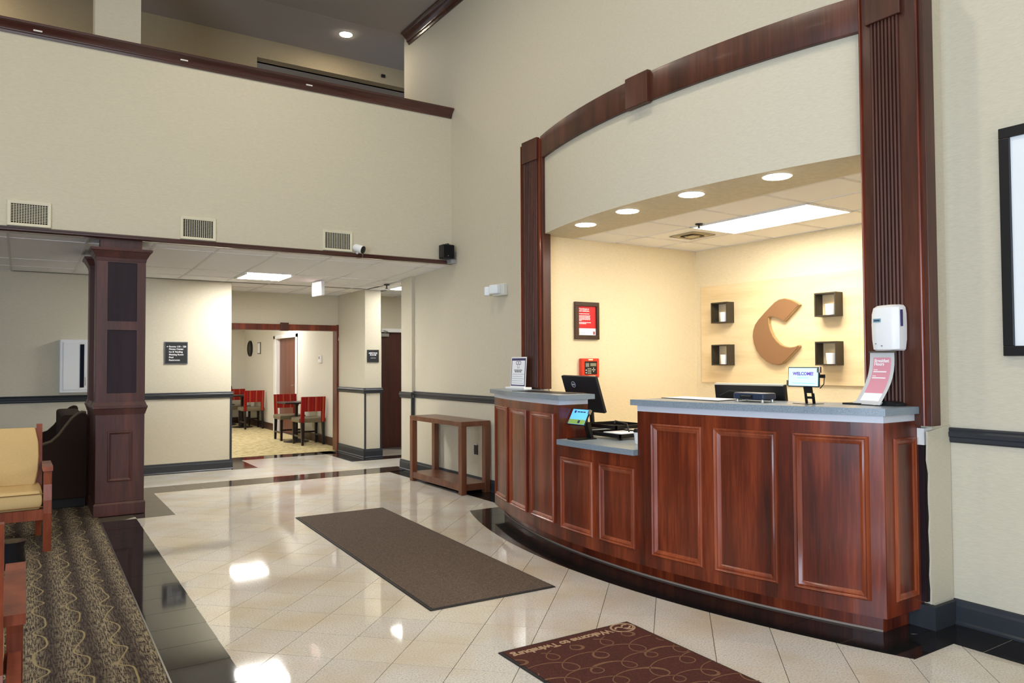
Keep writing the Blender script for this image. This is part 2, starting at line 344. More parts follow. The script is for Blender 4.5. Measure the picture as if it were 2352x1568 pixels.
# fluted pilasters
def pilaster(label, y0, y1, f0, f1, zb):
    t = thing('pilaster', label, 'pilaster', (XF, (y0+y1)/2, zb), group='fluted pilasters of the reception desk', kind='thing')
    B(XF-.045, XF+.045, y0, y1, zb, 3.56).build('board', DKMAHO, t, bevel=.003)
    n = 8; w = (f1-f0)/n
    for k in range(n):
        a = f0+k*w
        MB().prism([(XF-.044, a+w*.12), (XF-.054, a+w*.18), (XF-.060, a+w*.5), (XF-.054, a+w*.82), (XF-.044, a+w*.88)], 'z', zb+.01, 3.37).build('flute', DKMAHO, t)
    B(XF-.072, XF-.03, f0-.018, f1+.018, 3.368, 3.578).build('capital', DKMAHO, t, bevel=.004)
    for a, b in ((y0+.028, y0+.046), (y1-.022, y1-.008)):
        MB().prism([(XF-.044, a), (XF-.058, a+.003), (XF-.060, (a+b)/2), (XF-.058, b-.003), (XF-.044, b)], 'z', zb, 3.555).build('edge_bead', MAHO, t)
    return t
pilaster('narrow-looking fluted pilaster above the end of the desk with the paper sign', 5.72, 6.085, 5.80, 6.015, 1.195)
pilaster('fluted pilaster behind the white hand sanitiser dispenser', 2.15, 2.53, 2.285, 2.455, 1.09)
# torn wallpaper edge and dark filler strip beside the desk end
WH2 = mat('bare drywall', srgb(232, 230, 226), .8)
tl = thing('filler_strip', 'dark filler strip with bare drywall above at the end of the desk', 'filler strip', (4.11, 2.22, 0))
B(4.095, 4.128, 2.212, 2.243, .14, .985).build('board', mat('near black filler', srgb(34, 20, 24), .4), tl)
B(4.085, 4.128, 2.205, 2.243, .985, 1.075).build('drywall_patch', WH2, tl)
wv = []
for k in range(13):
    z = .14+(1.06-.14)*k/12; wv.append((4.078+.005*math.sin(k*2.3)-(.010 if k > 9 else 0), z))
tp = MB().prism(wv+[(4.30, 1.085), (4.30, .14)], 'y', 2.178, 2.187)
struct('wall_return', tp, WALLP)
# ------------------------------------------------------------------ chair rails, bases
RP = [(0, 0), (-.012, .002), (-.018, .012), (-.018, .03), (-.026, .036), (-.028, .056), (-.02, .066), (-.024, .076), (-.016, .084), (0, .084)]
BP = [(0, 0), (-.024, 0), (-.024, .012), (-.016, .022), (-.016, .10), (-.011, .112), (-.008, .132), (0, .136)]
def run_y(prof, x, y0, y1, z): return MB().prism([(x+p, z+q) for p, q in prof], 'y', y0, y1)      # faces -x
def run_x(prof, y, x0, x1, z): return MB().prism([(y+p, z+q) for p, q in prof], 'x', x0, x1)      # faces -y
def add(a, b): a.add(b.v, b.f); return a
ZR = .985
struct('trim_4', run_y(RP, XR, -4.6, 2.18, ZR+.003), RAIL)
struct('trim_5', add(run_y(RP, XL, 6.1, 9.187, ZR), run_y(RP, XL-.04, 9.16, 9.545, ZR-.012)), RAIL)
struct('trim_6', run_x(RP, YB, -5.6, 2.425, ZR), RAIL)
struct('trim_7', add(run_y(RP, 4.385, 10.875, YC, ZR), run_x(RP, 10.90, 4.36, 4.67, ZR)), RAIL)
struct('baseboard_right', add(run_y(BP, XR, -4.6, 2.18, 0), MB().box(4.085, XR, 2.163, 2.187, 0, .125).box(4.085, 4.128, 2.187, 2.34, 0, .125)), RAIL)
struct('baseboard_reception', add(run_y(BP, XL, 6.1, 9.187, 0), run_y(BP, XL-.04, 9.16, 9.545, 0)), RAIL)
struct('baseboard_back', run_x(BP, YB, -5.6, 2.425, 0), RAIL)
struct('baseboard_partition', add(run_y(BP, 4.385, 10.875, YC, 0), run_x(BP, 10.90, 4.36, 4.67, 0)), RAIL)
struct('baseboard_corridor', run_x(BP, 11.86, 4.64, 5.03, 0), RAIL)
BRB = mat('brown base paint', srgb(66, 40, 30), .4)
struct('baseboard_breakfast', MB().box(XW-.015, XW, 12.2, 14.9, 0, .15).box(XW-.015, XW, 16.5, 19.2, 0, .15).box(-1.1, XW, 19.185, 19.2, 0, .15), BRB)
cg = MB().box(2.385, 2.412, YB-.008, YB+.02, .13, ZR).box(4.377, 4.400, 10.892, 10.915, .13, ZR).box(4.630, 4.653, 10.892, 10.915, .13, ZR)
struct('trim_8', cg, RAIL)                                                       # dark corner guards under the rail
struct('trim_9', MB().box(XL-.048, XL-.002, 9.177, 9.2, .13, ZR), RAIL)
# wooden casing of the breakfast room opening
cs = thing('door_casing', 'mahogany casing with keystone block around the breakfast room opening', 'door casing', (3.4, YC, 0), kind='thing')
B(1.2, 4.35, YC-.03, YC+.16, 1.985, 2.08).build('head_board', MAHO, cs, bevel=.004)
B(4.35, 4.465, YC-.034, YC+.16, 0, 2.09).build('jamb', MAHO, cs, bevel=.004)
B(3.425, 3.55, YC-.045, YC+.02, 1.975, 2.105).build('keystone', DKMAHO, cs, bevel=.004)
# ------------------------------------------------------------------ floor: diagonal granite tiles, black borders, carpets
def cam_px(p):
    v = Vector(p)-Vector((0, 0, CAM_H)); z = v.dot(fw)
    if z < .15: return None
    return 1176+FPX*v.dot(rt)/z, 784-FPX*v.dot(up)/z, z
TP = .3055; S2 = math.sqrt(.5)
CC, CY = 9.027, 4.17                     # centre of the bowed desk and of the border around it
def desk_x(y, r): return CC-math.sqrt(max(0, r*r-(y-CY)**2))
def light_zone(x, y):
    if y < 9.30:
        if x < (.86 if y < 7.85 else 1.24): return False
        if y < 2.02: return x < 4.02
        if y < 6.45: return x < desk_x(y, 5.815)+.03
        return x < 4.12
    if y < 9.76: return False
    return y < 11.75 and 0.2 < x < 5.2
tile_me = None; cand = []
for i in range(-20, 60):
    for j in range(-40, 40):
        a = 3.452+(i+.5)*TP-9*TP; b = 1.0267+(j+.5)*TP
        cx_, cy_ = (a-b)*S2, (a+b)*S2
        if not -2.2 < cy_ < 12: continue
        h = TP*.72
        if not any(light_zone(cx_+dx, cy_+dy) for dx, dy in ((0,0),(h,0),(-h,0),(0,h),(0,-h))): continue
        q = cam_px((cx_, cy_, 0)); area_ = 0
        if q and -80 < q[0] < 2430 and 800 < q[1] < 1650: area_ = 1/(q[2]**3)
        cand.append((area_, cx_, cy_))
cand.sort(reverse=True)
g = TP/2-.0017
TB = MB().box(-g, g, -g, g, -.006, 0)
TB.xf(Matrix.Rotation(math.radians(45), 4, 'Z'))
t0 = None
for k, (ar, x, y) in enumerate(cand[:290]):
    if t0 is None: t0 = TB.build('tile', GRAN_L, floor); o = t0
    else: o = t0.copy(); COL.objects.link(o)
    o.location = (x, y, 0)
rest = MB()
for ar, x, y in cand[290:]:
    rest.add([(vx+x, vy+y, vz) for vx, vy, vz in TB.v], TB.f)
ro = rest.build('tile_field', GRAN_L, floor); ro['kind'] = 'stuff'
def slab_piece(name, poly, m, z1=.0012, z0=-.006):
    return MB().prism(poly, 'z', z0, z1).build(name, m, floor)
gp = .0015
# black band beside the carpet, one tile wide
y = 7.86
while y > -2:
    x0 = .575+(y-5)*.008; slab_piece('border_tile', [(x0+gp, y-TP+gp), (x0+.30-gp, y-TP+gp), (x0+.30-gp, y-gp), (x0+gp, y-gp)], GRAN_K); y -= TP
# black band, browned by painted wall reflection, beside the column and across the hall
for k in range(5):
    y = 7.86+k*.288; slab_piece('border_tile', [(.90, y+gp), (1.235, y+gp), (1.235, y+.288-gp), (.90, y+.288-gp)], GRAN_K_WARM)
for k in range(12):
    x = .90+k*.2925; slab_piece('border_tile', [(x+gp, 9.30), (x+.2925-gp, 9.30), (x+.2925-gp, 9.76), (x+gp, 9.76)], GRAN_K_WARM)
for k in range(11):
    x = .9+k*.305; 
    slab_piece('border_tile', [(x+gp, 11.72), (x+.305-gp, 11.72), (x+.305-gp, 12.10), (x+gp, 12.10)], GRAN_K_WARM)
for k in range(3):
    y = 10.75+k*.323; slab_piece('border_tile', [(2.40, y+gp), (2.75, y+gp), (2.75, y+.323-gp), (2.40, y+.323-gp)], GRAN_K_WARM)
for k in range(4):
    y = 10.6+k*.375; slab_piece('border_tile', [(4.06, y+gp), (4.39, y+gp), (4.39, y+.375-gp), (4.06, y+.375-gp)], GRAN_K)
for k in range(3):
    x = 4.39+k*.3; slab_piece('border_tile', [(x+gp, 10.6), (x+.3-gp, 10.6), (x+.3-gp, 10.95), (x+gp, 10.95)], GRAN_K)
# band along the side wall, along the right wall and the bowed band round the desk
for k in range(10):
    y = 6.36+k*.30; slab_piece('border_tile', [(4.09, y+gp), (4.40, y+gp), (4.40, y+.3-gp), (4.09, y+.3-gp)], GRAN_K)
for k in range(14):
    y = 2.187-(k+1)*.305; slab_piece('border_tile', [(3.985, y+gp), (4.31, y+gp), (4.31, y+.305-gp), (3.985, y+.305-gp)], GRAN_K)
slab_piece('border_tile', [(3.985, 2.187), (4.16, 2.187), (4.16, 2.45), (3.80, 2.33)], GRAN_K)
n = 14
for k in range(n):
    ya, yb = 2.03+(6.42-2.03)*k/n, 2.03+(6.42-2.03)*(k+1)/n
    pts = [(desk_x(ya+(yb-ya)*j/3, 5.815), ya+(yb-ya)*j/3+(gp if j == 0 else -gp if j == 3 else 0)) for j in range(4)]
    inn = [(desk_x(ya+(yb-ya)*j/3, 5.47)+.02, ya+(yb-ya)*j/3+(gp if j == 0 else -gp if j == 3 else 0)) for j in range(4)]
    slab_piece('border_tile', pts+inn[::-1], GRAN_K, .0016)
slab_piece('border_tile', [(3.62, 2.022), (3.985, 2.022), (3.985, 2.185), (3.75, 2.32), (3.70, 2.32)], GRAN_K, .0013)
# seating-area carpet
def carpet_mat():
    m = mat('patterned brown carpet', srgb(84, 70, 48), .95, spec=.1)
    v = coords(m, (1, 1, 1), 'World'); sep = N(m, 'ShaderNodeSeparateXYZ'); L(m, v, sep.inputs[0])
    def mth(op, a, b=None, c=None):
        x = N(m, 'ShaderNodeMath', operation=op)
        for i, q in enumerate((a, b, c)):
            if q is None: continue
            if hasattr(q, 'links'): L(m, q, x.inputs[i])
            else: x.inputs[i].default_value = q
        return x.outputs[0]
    X, Y = sep.outputs[0], sep.outputs[1]
    # cross-hatched weave
    nz = N(m, 'ShaderNodeTexNoise', Scale=1.0, Detail=3.0); L(m, coords(m, (150, 14, 1), 'World'), nz.inputs['Vector'])
    nh = N(m, 'ShaderNodeTexNoise', Scale=1.0, Detail=3.0); L(m, coords(m, (16, 150, 1), 'World'), nh.inputs['Vector'])
    w = mth('MAXIMUM', ramp(m, nz.outputs[0], [(.46, (0,0,0,1)), (.56, (1,1,1,1))]), ramp(m, nh.outputs[0], [(.50, (0,0,0,1)), (.58, (.75,.75,.75,1))]))
    band = mth('SINE', mth('MULTIPLY', X, 2*math.pi/.17)); band = mth('MULTIPLY_ADD', band, .5, .5)
    c = mixc(m, mth('MULTIPLY', w, mth('MULTIPLY_ADD', band, .66, .2)), srgb(50, 41, 44), srgb(152, 140, 116))
    # winding light lines
    nn = N(m, 'ShaderNodeTexNoise', Scale=1.0, Detail=1.0); L(m, coords(m, (1.5, 2.2, 1), 'World'), nn.inputs['Vector'])
    wob = mth('MULTIPLY', mth('SINE', mth('ADD', mth('MULTIPLY', Y, 2*math.pi/.36), mth('MULTIPLY', nn.outputs[0], 11.0))), .03)
    ph = mth('ADD', X, wob); fr = mth('ABSOLUTE', mth('SUBTRACT', mth('FRACT', mth('DIVIDE', ph, .17)), .5))
    ln = mth('LESS_THAN', fr, .028)
    c = mixc(m, mth('MULTIPLY', ln, .85), c, srgb(152, 138, 102)); L(m, c, bsdf(m).inputs['Base Color'])
    bump(m, w, .3, .003); return m
CARP = carpet_mat()
cz = .006
struct('floor_carpet', MB().prism([(-5.6, -4.6), (.50, -4.6), (.565, 3.5), (.60, 7.86), (.60, 8.1), (.56, 8.1), (.56, YB), (-5.6, YB)], 'z', -.003, cz), CARP)
struct('trim_10', MB().prism([(.500, -4.6), (.508, -4.6), (.573, 3.5), (.608, 7.86), (.60, 7.86), (.565, 3.5)], 'z', -.003, .009), STEEL)
bc = mat('breakfast carpet', srgb(196, 180, 136), .95, spec=.1)
nb = N(bc, 'ShaderNodeTexNoise', Scale=9.0, Detail=6.0, Roughness=.7); L(bc, coords(bc, (1, 1, 1), 'World'), nb.inputs['Vector'])
L(bc, ramp(bc, nb.outputs[0], [(.35, srgb(160, 142, 100)), (.5, srgb(196, 180, 136)), (.65, srgb(218, 204, 164))]), bsdf(bc).inputs['Base Color'])
struct('floor_breakfast', B(-1.1, XW, 12.10, 19.2, -.003, .004), bc)
struct('floor_reception', MB().prism([(4.16, 2.46), (6.19, 2.46), (6.19, 5.8), (4.16, 5.8)], 'z', -.003, .003), mat('office floor', srgb(196, 184, 162), .7))
# entrance mats
def mat_obj(name, label, quad, top, edge):
    cx_, cy_ = sum(p[0] for p in quad)/4, sum(p[1] for p in quad)/4
    t = thing(name, label, 'mat', (cx_, cy_, 0))
    def inset(d): return [(x+(cx_-x)*d/.44, y+(cy_-y)*d/1.5 if abs(y-cy_) > 1 else y+(cy_-y)*d/.7) for x, y in quad]
    MB().hexa([(x, y, .001) for x, y in quad], [(x, y, .006) for x, y in inset(.004)]).build('rubber_edge', edge, t)
    MB().hexa([(x, y, .004) for x, y in inset(.018)], [(x, y, .0095) for x, y in inset(.018)]).build('pile', top, t)
    return t
RUB = mat('black rubber', srgb(32, 29, 30), .6)
MATB = fabric('brown mat pile', srgb(94, 81, 72), .5, 160)
mat_obj('floor_mat', 'long plain brown runner mat lying on the granite tiles', [(1.995, 3.957), (2.878, 3.93), (3.022, 7.04), (2.146, 7.05)], MATB, RUB)
MATR = fabric('burgundy mat pile', srgb(78, 44, 38), .3, 160)
lm = mat_obj('logo_mat', 'burgundy welcome mat with looping tan lines and upside-down lettering', [(1.955, 1.68), (2.765, 1.68), (2.822, 3.19), (1.987, 3.205)], MATR, RUB)
TAN = fabric('tan mat pile', srgb(172, 142, 114), .3, 200); TAN2 = fabric('faded tan mat pile', srgb(122, 88, 66), .3, 200)
zm = .0105
lettering('Welcome to Twinsburg', .0685, TAN, lm, (2.64, 3.135, zm-.0006), (-1, .012, 0), (0, -1, 0), depth=.0012, bold=.0022, spacing=.93)
def ribbon(m, pts, w, z=zm-.001):
    pts = [Vector((x, y, 0)) for x, y in pts]; ring = []
    for i, p in enumerate(pts):
        t = (pts[min(i+1, len(pts)-1)]-pts[max(i-1, 0)]).normalized(); nrm = Vector((-t.y, t.x, 0))
        ww = w(i/(len(pts)-1)) if callable(w) else w
        a, b = p+nrm*ww/2, p-nrm*ww/2
        ring.append([(a.x, a.y, z), (b.x, b.y, z), (b.x, b.y, z+.0012), (a.x, a.y, z+.0012)])
    m.loft(ring)
lg = MB(); c0 = (2.725, 3.115)
ribbon(lg, [(c0[0]+.068*math.cos(a/24*2*math.pi), c0[1]+.058*math.sin(a/24*2*math.pi)) for a in range(25)], .011)
ribbon(lg, [(c0[0]+.03+.028*math.cos(a/20*2*math.pi), c0[1]-.004+.034*math.sin(a/20*2*math.pi)) for a in range(3, 20)], .010)
ribbon(lg, [(c0[0]-.05+.1*k/16, c0[1]+.02*math.sin(k/16*2*math.pi)) for k in range(17)], .011)
lg.build('logo', TAN, lm)
lo = MB()
for j in range(10):
    yb = 3.03-.138*j; pitch = .21 if j % 2 else .17; ph = .4+1.7*j; r1, r2 = (.085, .062) if j % 2 else (.07, .05)
    seg_ = []; k = 0
    while True:
        t_ = k*.16; x = 1.93+pitch*t_/(2*math.pi)+r1*math.sin(t_+ph); y = yb+r2*math.cos(t_+ph)+.02*math.sin(t_*.5+j); k += 1
        if 1.93+pitch*t_/(2*math.pi) > 2.86: break
        if 1.985 < x < 2.785 and 1.71 < y < 3.07: seg_.append((x, y, t_))
        elif len(seg_) > 3:
            ribbon(lo, [(a, b) for a, b, c in seg_], (lambda u, s=seg_: .0055+.011*max(0, math.sin(s[int(u*(len(s)-1))][2]*.5+.6))**8), zm-.0009-.0001*(j % 2)); seg_ = []
        else: seg_ = []
    if len(seg_) > 3: ribbon(lo, [(a, b) for a, b, c in seg_], .006, zm-.0009)
lp = lo.build('loop_pattern', TAN2, lm)
# ------------------------------------------------------------------ reception desk: three bowed cabinets and their tops
RP_ = 5.60                                # panel face radius
def cyl(y, z, d=0, r=RP_): return (desk_x(y, r+d), y, z)
def arc_block(r0, r1, y0, y1, z0, z1, n=10):   # r0 inner(back) radius, r1 outer(front)
    m = MB(); yy = [y0+(y1-y0)*k/n for k in range(n+1)]
    return m.loft([[(desk_x(y, r1), y, z0), (desk_x(y, r0), y, z0), (desk_x(y, r0), y, z1), (desk_x(y, r1), y, z1)] for y in yy])
def raised_panel(parent, ya, yb, z0, z1):
    n = 5
    def loop(ins, d):
        a, b, p, q = ya+ins, yb-ins, z0+ins, z1-ins; L_ = []
        for k in range(n): L_.append(cyl(a+(b-a)*k/n, p, d))
        for k in range(3): L_.append(cyl(b, p+(q-p)*k/3, d))
        for k in range(n): L_.append(cyl(b+(a-b)*k/n, q, d))
        for k in range(3): L_.append(cyl(a, q+(p-q)*k/3, d))
        return L_
    fld = MB(); ins = .044; g_ = [[cyl(ya+ins+(yb-ya-2*ins)*k/n, z, .003) for k in range(n+1)] for z in (z0+ins, z1-ins)]
    fld.loft(g_, closed=False)
    fo = fld.build('panel', MAHOF, parent, smooth=True)
    mo = MB().loft([loop(0, -.002), loop(.001, .012), loop(.008, .019), loop(.015, .015), loop(.018, .011), loop(.026, .014), loop(.036, .009), loop(.046, .002)], cap=False)
    mo.build('panel_moulding', MAHOM, fo, smooth=True)
def cabinet(name, label, y0, y1, ztop, panels, pz, band, rb=5.16, e0=0, e1=0):
    t = thing(name, label, 'cabinet', (desk_x((y0+y1)/2, 5.4), (y0+y1)/2, 0), group='bowed reception desk cabinets')
    arc_block(rb, RP_, y0, y1, .10, ztop).build('body', MAHO, t, smooth=False)
    arc_block(5.33, 5.505, y0+e0, y1-e1, 0.002, .10).build('toe_kick', MAHO, t)
    arc_block(5.49, 5.509, y0+e0, y1-e1, .0018, .013).build('toe_bead', mat('worn toe edge', srgb(150, 132, 118), .6), t)
    if band: arc_block(rb, RP_+.001, y0, y1, ztop, ztop+.04).build('support_band', LAM, t)
    for a, b in panels: raised_panel(t, a, b, pz[0], pz[1])
    return t
cabL = cabinet('desk_cabinet', 'tall mahogany desk cabinet with three raised panels beside the console table', 4.65, 6.15, 1.115, [(4.72, 5.115), (5.20, 5.59), (5.658, 6.07)], (.20, 1.045), True, 5.32, 0, .03)
cabM = cabinet('desk_cabinet', 'low middle mahogany desk cabinet with two raised panels under the small tablet', 3.765, 4.65, .820, [(3.79, 4.142), (4.215, 4.625)], (.19, .73), False)
cabR = cabinet('desk_cabinet', 'tall mahogany desk cabinet with three wide raised panels nearest the camera', 2.245, 3.765, 1.115, [(2.312, 2.69), (2.776, 3.168), (3.25, 3.64)], (.183, 1.042), True, 5.16, .067, 0)
# end panel of the near cabinet (faces the entrance)
ep = MB().box(desk_x(2.245, RP_)+.004, 4.10, 2.243, 2.30, .10, 1.115); ep.build('end_panel', MAHO, cabR)
B(desk_x(2.245, RP_), 4.10, 2.244, 2.30, 1.115, 1.155).build('end_band', LAM, cabR)
B(3.846, 4.08, 2.306, 2.3115, 0.002, .10).build('end_toe_kick', MAHO, cabR)
f_ = B(3.89, 4.03, 2.240, 2.246, .21, 1.0).build('panel', MAHOF, cabR)
q = MB()
def rl(i, d): return [(3.855+i, 2.243-d, .175+i), (4.062-i, 2.243-d, .175+i), (4.062-i, 2.243-d, 1.03-i), (3.855+i, 2.243-d, 1.03-i)]
q.loft([rl(0, 0), rl(.002, .009), rl(.008, .013), rl(.014, .010), rl(.028, .008), rl(.038, .002)], cap=False).build('panel_moulding', MAHOM, f_)
def top(label, y0, y1, z0, z1, back=5.14, front=5.64):
    m = arc_block(back, front, y0, y1, z0, z1, 14)
    return solo('countertop', m, GRAN_C, label, 'countertop', (desk_x((y0+y1)/2, 5.4), (y0+y1)/2, z0), 'reception desk tops')
top('speckled grey countertop holding the white paper sign stand', 4.60, 6.19, 1.155, 1.193, back=5.285)
top('low speckled grey countertop holding the wire tray and small tablet', 3.765, 4.63, .820, .858, back=4.75)
yy_ = [2.215+(3.79-2.215)*k/14 for k in range(15)]
tp_ = MB().prism([(desk_x(y, 5.64), y) for y in yy_]+[(desk_x(y, 5.14), y) for y in yy_[::-1] if y > 2.62]+[(4.06, 2.6), (4.06, 2.215)], 'z', 1.155, 1.193)
solo('countertop', tp_, GRAN_C, 'speckled grey countertop holding the welcome tablet and the breakfast hours sign', 'countertop', (3.75, 3.0, 1.155), 'reception desk tops')
# staff-side work surface behind the tall cabinets
ws = thing('work_surface', 'grey work surface on the staff side behind the tall desk cabinets', 'desk', (4.2, 4, .0))
arc_block(4.62, 5.315, 4.64, 5.75, .82, .858, 8).build('top', GRAN_C, ws)
arc_block(4.62, 5.155, 2.5, 3.76, .82, .858, 8).build('top', GRAN_C, ws)
for y in (2.6, 3.70, 4.7, 5.68): B(4.05, 4.35, y, y+.04, .003, .82).build('leg_panel', DKMAHO, ws)

# ------------------------------------------------------------------ things on the desk
def quad_frame(o, r, u):   # matrix with origin o, x=r, y=u, z=normal
    r = Vector(r).normalized(); u = Vector(u); u = (u-r*u.dot(r)).normalized(); n = r.cross(u)
    m = Matrix((r, u, n)).transposed().to_4x4(); m.translation = Vector(o); return m
ZT = 1.193
NAVY = mat('navy print', srgb(52, 48, 96), .6); INK = mat('dark ink', srgb(40, 40, 52), .6); FAINT = mat('pale grey print', srgb(196, 198, 210), .7)
def word_bars(m, lines, h, z0, z1, seed=1):   # print too blurred to read: rows of word-length dashes
    r = random.Random(seed); mb = MB()
    for x0, x1, y in lines:
        x = x0
        while x < x1-.2*h:
            w = min(x1-x, h*r.uniform(1.6, 4.2)); mb.box(x, x+w, y, y+h, z0, z1); x += w+h*.55
    return mb.xf(m)
# sign holder, facing the lobby
sh_ = thing('sign_holder', 'clear tabletop holder with a navy-bordered paper notice on the desk end', 'sign holder', (3.93, 5.86, ZT))
fr = quad_frame((3.925, 6.075, ZT+.02), (-.04, -1, 0), (.06, 0, 1))
W_, H_ = .265, .28
def plate(m, x0, x1, y0, y1, z0, z1): return B(x0, x1, y0, y1, z0, z1).xf(m)
plate(fr, -.004, W_+.004, -.002, H_+.004, -.003, 0).build('acrylic_sheet', WHITE, sh_)
plate(fr, .006, W_-.006, .01, H_-.008, 0, .0012).build('navy_border', NAVY, sh_)
plate(fr, .017, W_-.017, .021, H_-.030, .0012, .002).build('paper', PAPER, sh_)
B(3.88, 3.97, 5.78, 6.10, ZT, ZT+.02).build('foot', WHITE, sh_, bevel=.003)
def on(m, x, y, z=.0022): return tuple(m @ Vector((x, y, z)))
rr, uu = fr.to_3x3() @ Vector((1,0,0)), fr.to_3x3() @ Vector((0,1,0))
word_bars(fr, [(.06, .205, .155), (.07, .195, .14)], .0085, .002, .0026, 4).build('heading_print', INK, sh_)
for k in range(5): plate(fr, .03, W_-.03-.02*(k % 2), .118-.021*k, .124-.021*k, .002, .0024).build('print_line', FAINT, sh_)
em = MB()
for sx in (-.022, .022): 
    ring = []
    for a in range(20):
        c_, s_ = math.cos(a/20*2*math.pi), math.sin(a/20*2*math.pi); ring.append([(W_/2+sx+.026*c_, .228+.018*s_, .0021), (W_/2+sx+.020*c_, .228+.013*s_, .0021), (W_/2+sx+.020*c_, .228+.013*s_, .0027), (W_/2+sx+.026*c_, .228+.018*s_, .0027)])
    em.loft(ring+[ring[0]], cap=False)
em.box(W_/2-.016, W_/2+.016, .178, .181, .0021, .0027).box(W_/2-.018, W_/2-.015, .178, .21, .0021, .0027).box(W_/2+.015, W_/2+.018, .178, .21, .0021, .0027)
em.xf(fr).build('mask_emblem', NAVY, sh_)
solo('desk_pad', B(3.60, 3.80, 4.75, 5.55, ZT+.0005, ZT+.004), BLACK, 'thin dark pad lying on the desk in front of the back-facing monitor', 'desk pad', (3.7, 5.15, ZT))
# monitor seen from behind
mt = thing('monitor', 'tilted black monitor seen from behind with a round silver emblem', 'monitor', (4.25, 5.25, .858))
mf = quad_frame((4.10, 5.50, 1.322), (0, -1, -.012), (-.34, 0, 1))
plate(mf, 0, .487, -.335, 0, -.03, 0).build('back_shell', mat('charcoal plastic', srgb(28, 30, 36), .45), mt, bevel=.006)
plate(mf, .012, .475, -.323, -.012, -.036, -.028).build('screen', mat('dark screen', srgb(8, 8, 10), .15), mt)
rg = MB(); ring = []
for a in range(25):
    c_, s_ = math.cos(a/24*2*math.pi), math.sin(a/24*2*math.pi); ring.append([(.155+.028*c_, -.078+.028*s_, 0), (.155+.024*c_, -.078+.024*s_, 0), (.155+.024*c_, -.078+.024*s_, .0015), (.155+.028*c_, -.078+.028*s_, .0015)])
rg.loft(ring, cap=False).xf(mf).build('emblem_ring', FAINT, mt)
lettering('DELL', .017, FAINT, mt, on(mf, .155, -.084, .001), mf.to_3x3() @ Vector((1,0,0)), mf.to_3x3() @ Vector((0,1,0)), align='CENTER', bold=.0008)
MB().tube([(4.20, 5.26, 1.15), (4.26, 5.26, 1.0), (4.27, 5.26, .87)], .022, 8).build('neck', BLACK, mt)
B(4.16, 4.38, 5.14, 5.38, .858, .872).build('foot', BLACK, mt, bevel=.004)
SKYB = mat('tablet screen blue', srgb(90, 165, 235), .3, emit=srgb(96, 176, 245), estr=.75)
SKYG = mat('tablet screen green', srgb(120, 150, 70), .3, emit=srgb(120, 150, 80), estr=.5)
AQUA = mat('tablet screen aqua', srgb(170, 225, 245), .3, emit=srgb(168, 226, 248), estr=.95)
PURP = mat('violet letters', srgb(120, 60, 170), .5, emit=srgb(120, 70, 180), estr=.35)
def tablet(name, label, m, w, h, loc, foot, scr):
    t = thing(name, label, 'tablet', loc)
    plate(m, 0, w, 0, h, -.012, 0).build('case', BLACK, t, bevel=.003)
    s_ = plate(m, .006, w-.006, .006, h-.006, 0, .0012).build('screen', scr, t)
    for x in (-.006, w-.012): plate(m, x, x+.018, h*(.72 if x > 0 else .04), h*(.72 if x > 0 else .04)+.035, -.016, .006).build('clamp', STEEL, t, bevel=.002)
    return t, s_
# small tablet on the low desk
m1 = quad_frame((3.515, 4.64, .968), (.02, -1, 0), (.42, 0, .78))
tb, s1 = tablet('tablet_stand', 'small tilted tablet with blue screen on the low countertop', m1, .205, .135, (3.58, 4.52, .858), None, SKYB)
plate(m1, .007, .198, .007, .045, .0012, .002).build('screen_meadow', SKYG, s1)
word_bars(m1, [(.07, .165, .104)], .0085, .0012, .002, 5).build('screen_heading', INK, s1)
plate(m1, .035, .055, .098, .118, .0012, .0022).build('screen_mark', NAVY, s1)
plate(m1, .115, .14, .015, .04, .002, .0028).build('screen_button', NAVY, s1)
MB().hexa([(3.60, 4.55, .99), (3.60, 4.50, .99), (3.635, 4.50, .985), (3.635, 4.55, .985)], [(3.625, 4.535, .865), (3.625, 4.485, .865), (3.65, 4.485, .865), (3.65, 4.535, .865)]).build('arm', BLACKM, tb)
MB().prism([(3.47, 4.46), (3.66, 4.46), (3.68, 4.50), (3.66, 4.58), (3.47, 4.58)], 'z', .858, .865).build('base', BLACKM, tb)
# wire paper tray
tr = thing('paper_tray', 'two-tier black wire paper tray on the low countertop', 'tray', (3.86, 4.45, .858))
def wire_tray(z, dx, dy):
    m = MB(); x0, x1, y0, y1 = 3.72+dx, 4.06+dx, 4.26+dy, 4.66+dy
    m.box(x0, x1, y0, y0+.012, z, z+.028).box(x0, x1, y1-.012, y1, z, z+.028).box(x0, x0+.012, y0, y1, z, z+.028).box(x1-.012, x1, y0, y1, z, z+.028)
    for k in range(9): m.box(x0, x1, y0+.04*k+.02, y0+.04*k+.026, z, z+.004)
    for k in range(7): m.box(x0+.045*k+.02, x0+.045*k+.026, y0, y1, z, z+.004)
    return m
wire_tray(.876, 0, 0).build('lower_tray', BLACKM, tr); wire_tray(.925, .10, .16).build('upper_tray', BLACKM, tr)
for x, y in ((3.74, 4.28), (4.04, 4.28), (3.74, 4.64), (4.04, 4.64)): B(x-.008, x+.008, y-.008, y+.008, .858, .88).build('foot', BLACKM, tr)
MB().tube([(3.90, 4.36, .904), (3.93, 4.42, .962), (4.02, 4.66, .968), (4.08, 4.74, .945)], .006, 6).tube([(4.05, 4.36, .9), (4.10, 4.42, .962)], .006, 6).build('bracket', BLACKM, tr)
B(3.76, 3.96, 4.29, 4.50, .9, .906).build('paper', PAPER, tr)
MB().tube([(3.70, 4.62, .862), (3.74, 4.66, .90), (3.78, 4.72, .99), (3.74, 4.66, 1.03)], .003, 5).build('cable', BLACK, tb)
cp_ = thing('paper_cup', 'white paper cup with black lid half hidden by the tall desk end', 'cup', (3.70, 4.03, .858))
